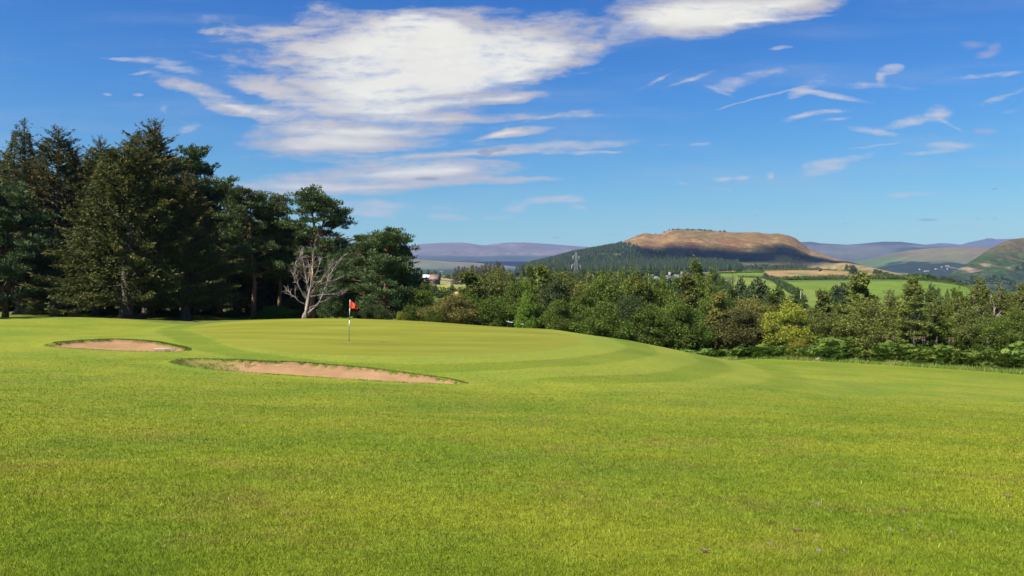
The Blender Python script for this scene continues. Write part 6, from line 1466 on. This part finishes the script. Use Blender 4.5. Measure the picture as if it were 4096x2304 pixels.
grey = blobs([(1693, 724, 42, 6, 2, 1.3), (1935, 612, 26, 15, 0, 1.2), (1990, 598, 30, 8, -10, 1.2), (3706, 883, 24, 4, -3, 1.2), (3890, 880, 14, 3, 0, .8), (3975, 877, 18, 3, -8, 1.0), (3975, 765, 15, 3, 0, 1.0), (2466, 940, 26, 3, 0, .6), (2225, 955, 36, 4, 2, .6), (2900, 868, 14, 2.5, 0, .8), (3015, 860, 20, 2.5, -4, .6), (3385, 893, 14, 2.5, 0, .6), (3250, 920, 14, 2, 0, .5), (3860, 925, 20, 3, 0, .4)], UVw)
wq = vmath('MULTIPLY', vmath('ADD', wv, wf), (1.3, 1.3, 0)); UVq = vmath('ADD', UV, wq)
fL = nt.noise(nt.map(UVq, (9, 62, 1), rot=(0, 0, radians(15))), 1, 7, .60)
fM = nt.noise(nt.map(UVq, (7, 80, 1), (4, 0, 0), rot=(0, 0, 0)), 1, 7, .60)
fR = nt.noise(nt.map(UVq, (9, 62, 1), (8, 0, 0), rot=(0, 0, radians(-13))), 1, 7, .60)
puff = nt.noise(nt.map(UV, (10, 20, 1)), 1, 9, .66, .4)
fine = nt.noise(nt.map(UVq, (50, 160, 1)), 1, 5, .65)
def dens(field, fib, gain, amp, lo, hi, pa=.55):
    f = nt.math('SUBTRACT', 1, nt.math('EXPONENT', nt.math('MULTIPLY', field, -gain)))
    t = nt.math('ADD', nt.math('MULTIPLY', fib, .62), nt.math('ADD', nt.math('MULTIPLY', puff, pa), nt.math('MULTIPLY', fine, .26)))
    t = nt.math('SUBTRACT', t, (.62+pa+.26)*.5)
    return nt.sm(nt.math('ADD', f, nt.math('MULTIPLY', t, nt.math('MULTIPLY', nt.sm(f, 0, .2), amp))), lo, hi)
def screen(a, b): return nt.math('SUBTRACT', 1, nt.math('MULTIPLY', nt.math('SUBTRACT', 1, a), nt.math('SUBTRACT', 1, b)))
aB = screen(screen(dens(left, fL, 1.35, 3.1, .16, 1.15), dens(mid, fM, 1.5, 2.4, .14, 1.15)), dens(rgt, fR, 1.45, 2.4, .14, 1.12))
aB = nt.math('MULTIPLY', aB, .97)
aS = nt.math('MULTIPLY', dens(small, fR, 1.3, 3.0, .14, 1.35), .9)
aP = nt.math('MULTIPLY', dens(pink, fM, 1.2, 1.8, .22, 1.1), .5)
aG = nt.math('MULTIPLY', dens(grey, fM, 1.2, .8, .25, .9), .7)
veil = nt.math('MULTIPLY', nt.sm(nt.noise(nt.map(UVw, (2.2, 16, 1), (2, 5, 0)), 1, 6, .6), .46, .80), .26)
# sky tone: deepen Nishita's blue away from the horizon
skc = nt.mix(1, sky.outputs[0], nt.ramp(nt.math('MULTIPLY', nt.math('MAXIMUM', sx.outputs[2], 0), 2.2), [(0, (.56, .63, .44)), (.12, (.44, .61, .52)), (.30, (.28, .54, .63)), (.5, (.165, .465, .72)), (.8, (.085, .365, .74)), (1, (.07, .335, .73))]), 'MULTIPLY')
K = SKYK = 1.0
core = nt.sm(big, 1.1, 2.6)
lit = nt.noise(nt.map(UVw, (5, 12, 1), (1, 1, 0)), 1, 6, .6)
cc = nt.mix(nt.math('ADD', nt.math('MULTIPLY', core, .75), nt.math('MULTIPLY', nt.math('SUBTRACT', lit, .45), .9), True), (3.1, 2.95, 3.0), (5.6, 5.45, 4.7))
vf = nt.math('MULTIPLY', sx.outputs[2], 1)
col = nt.mix(veil, skc, (3.0, 3.1, 3.3))
col = nt.mix(aS, col, (3.6, 3.5, 3.55)); col = nt.mix(aP, col, (3.2, 2.55, 2.6)); col = nt.mix(aB, col, cc); col = nt.mix(aG, col, (1.5, 1.75, 2.2))
front = nt.math('GREATER_THAN', sx.outputs[1], .06)
col = nt.mix(front, skc, col)
bg = nt.new('ShaderNodeBackground', i_Strength=.10); nt.link(col, bg.inputs[0])
wo = nt.new('ShaderNodeOutputWorld'); nt.link(bg.outputs[0], wo.inputs[0])
w.cycles.sampling_method = 'MANUAL'; w.cycles.sample_map_resolution = 512
from mathutils import Vector
sl = bpy.data.lights.new('sun', 'SUN'); sl.energy = 5.0; sl.angle = radians(.53); sl.color = (1.0, .955, .87)
so = bpy.data.objects.new('sun', sl); C.objects.link(so); so.rotation_euler = Vector(SUN).to_track_quat('Z', 'Y').to_euler(); so.location = (0, -20, 60)
cam = bpy.data.cameras.new('camera'); co = bpy.data.objects.new('camera', cam); C.objects.link(co); co.location = (0, 0, 0); co.rotation_euler = (radians(90), 0, 0)
cam.sensor_width = 36; cam.lens = 36*F0/4096; cam.clip_end = 60000; cam.clip_start = .1
sc.camera = co
sc.view_settings.view_transform = 'Standard'; sc.view_settings.look = 'None'; sc.view_settings.gamma = 1; sc.view_settings.exposure = .88
sc.render.engine = 'CYCLES'
cy = sc.cycles; cy.use_denoising = True; cy.max_bounces = 6; cy.diffuse_bounces = 3; cy.transmission_bounces = 4; cy.volume_bounces = 0; cy.transparent_max_bounces = 4; cy.glossy_bounces = 2
cy.caustics_reflective = False; cy.caustics_refractive = False; cy.sample_clamp_indirect = 4; cy.use_adaptive_sampling = True; cy.adaptive_threshold = .01
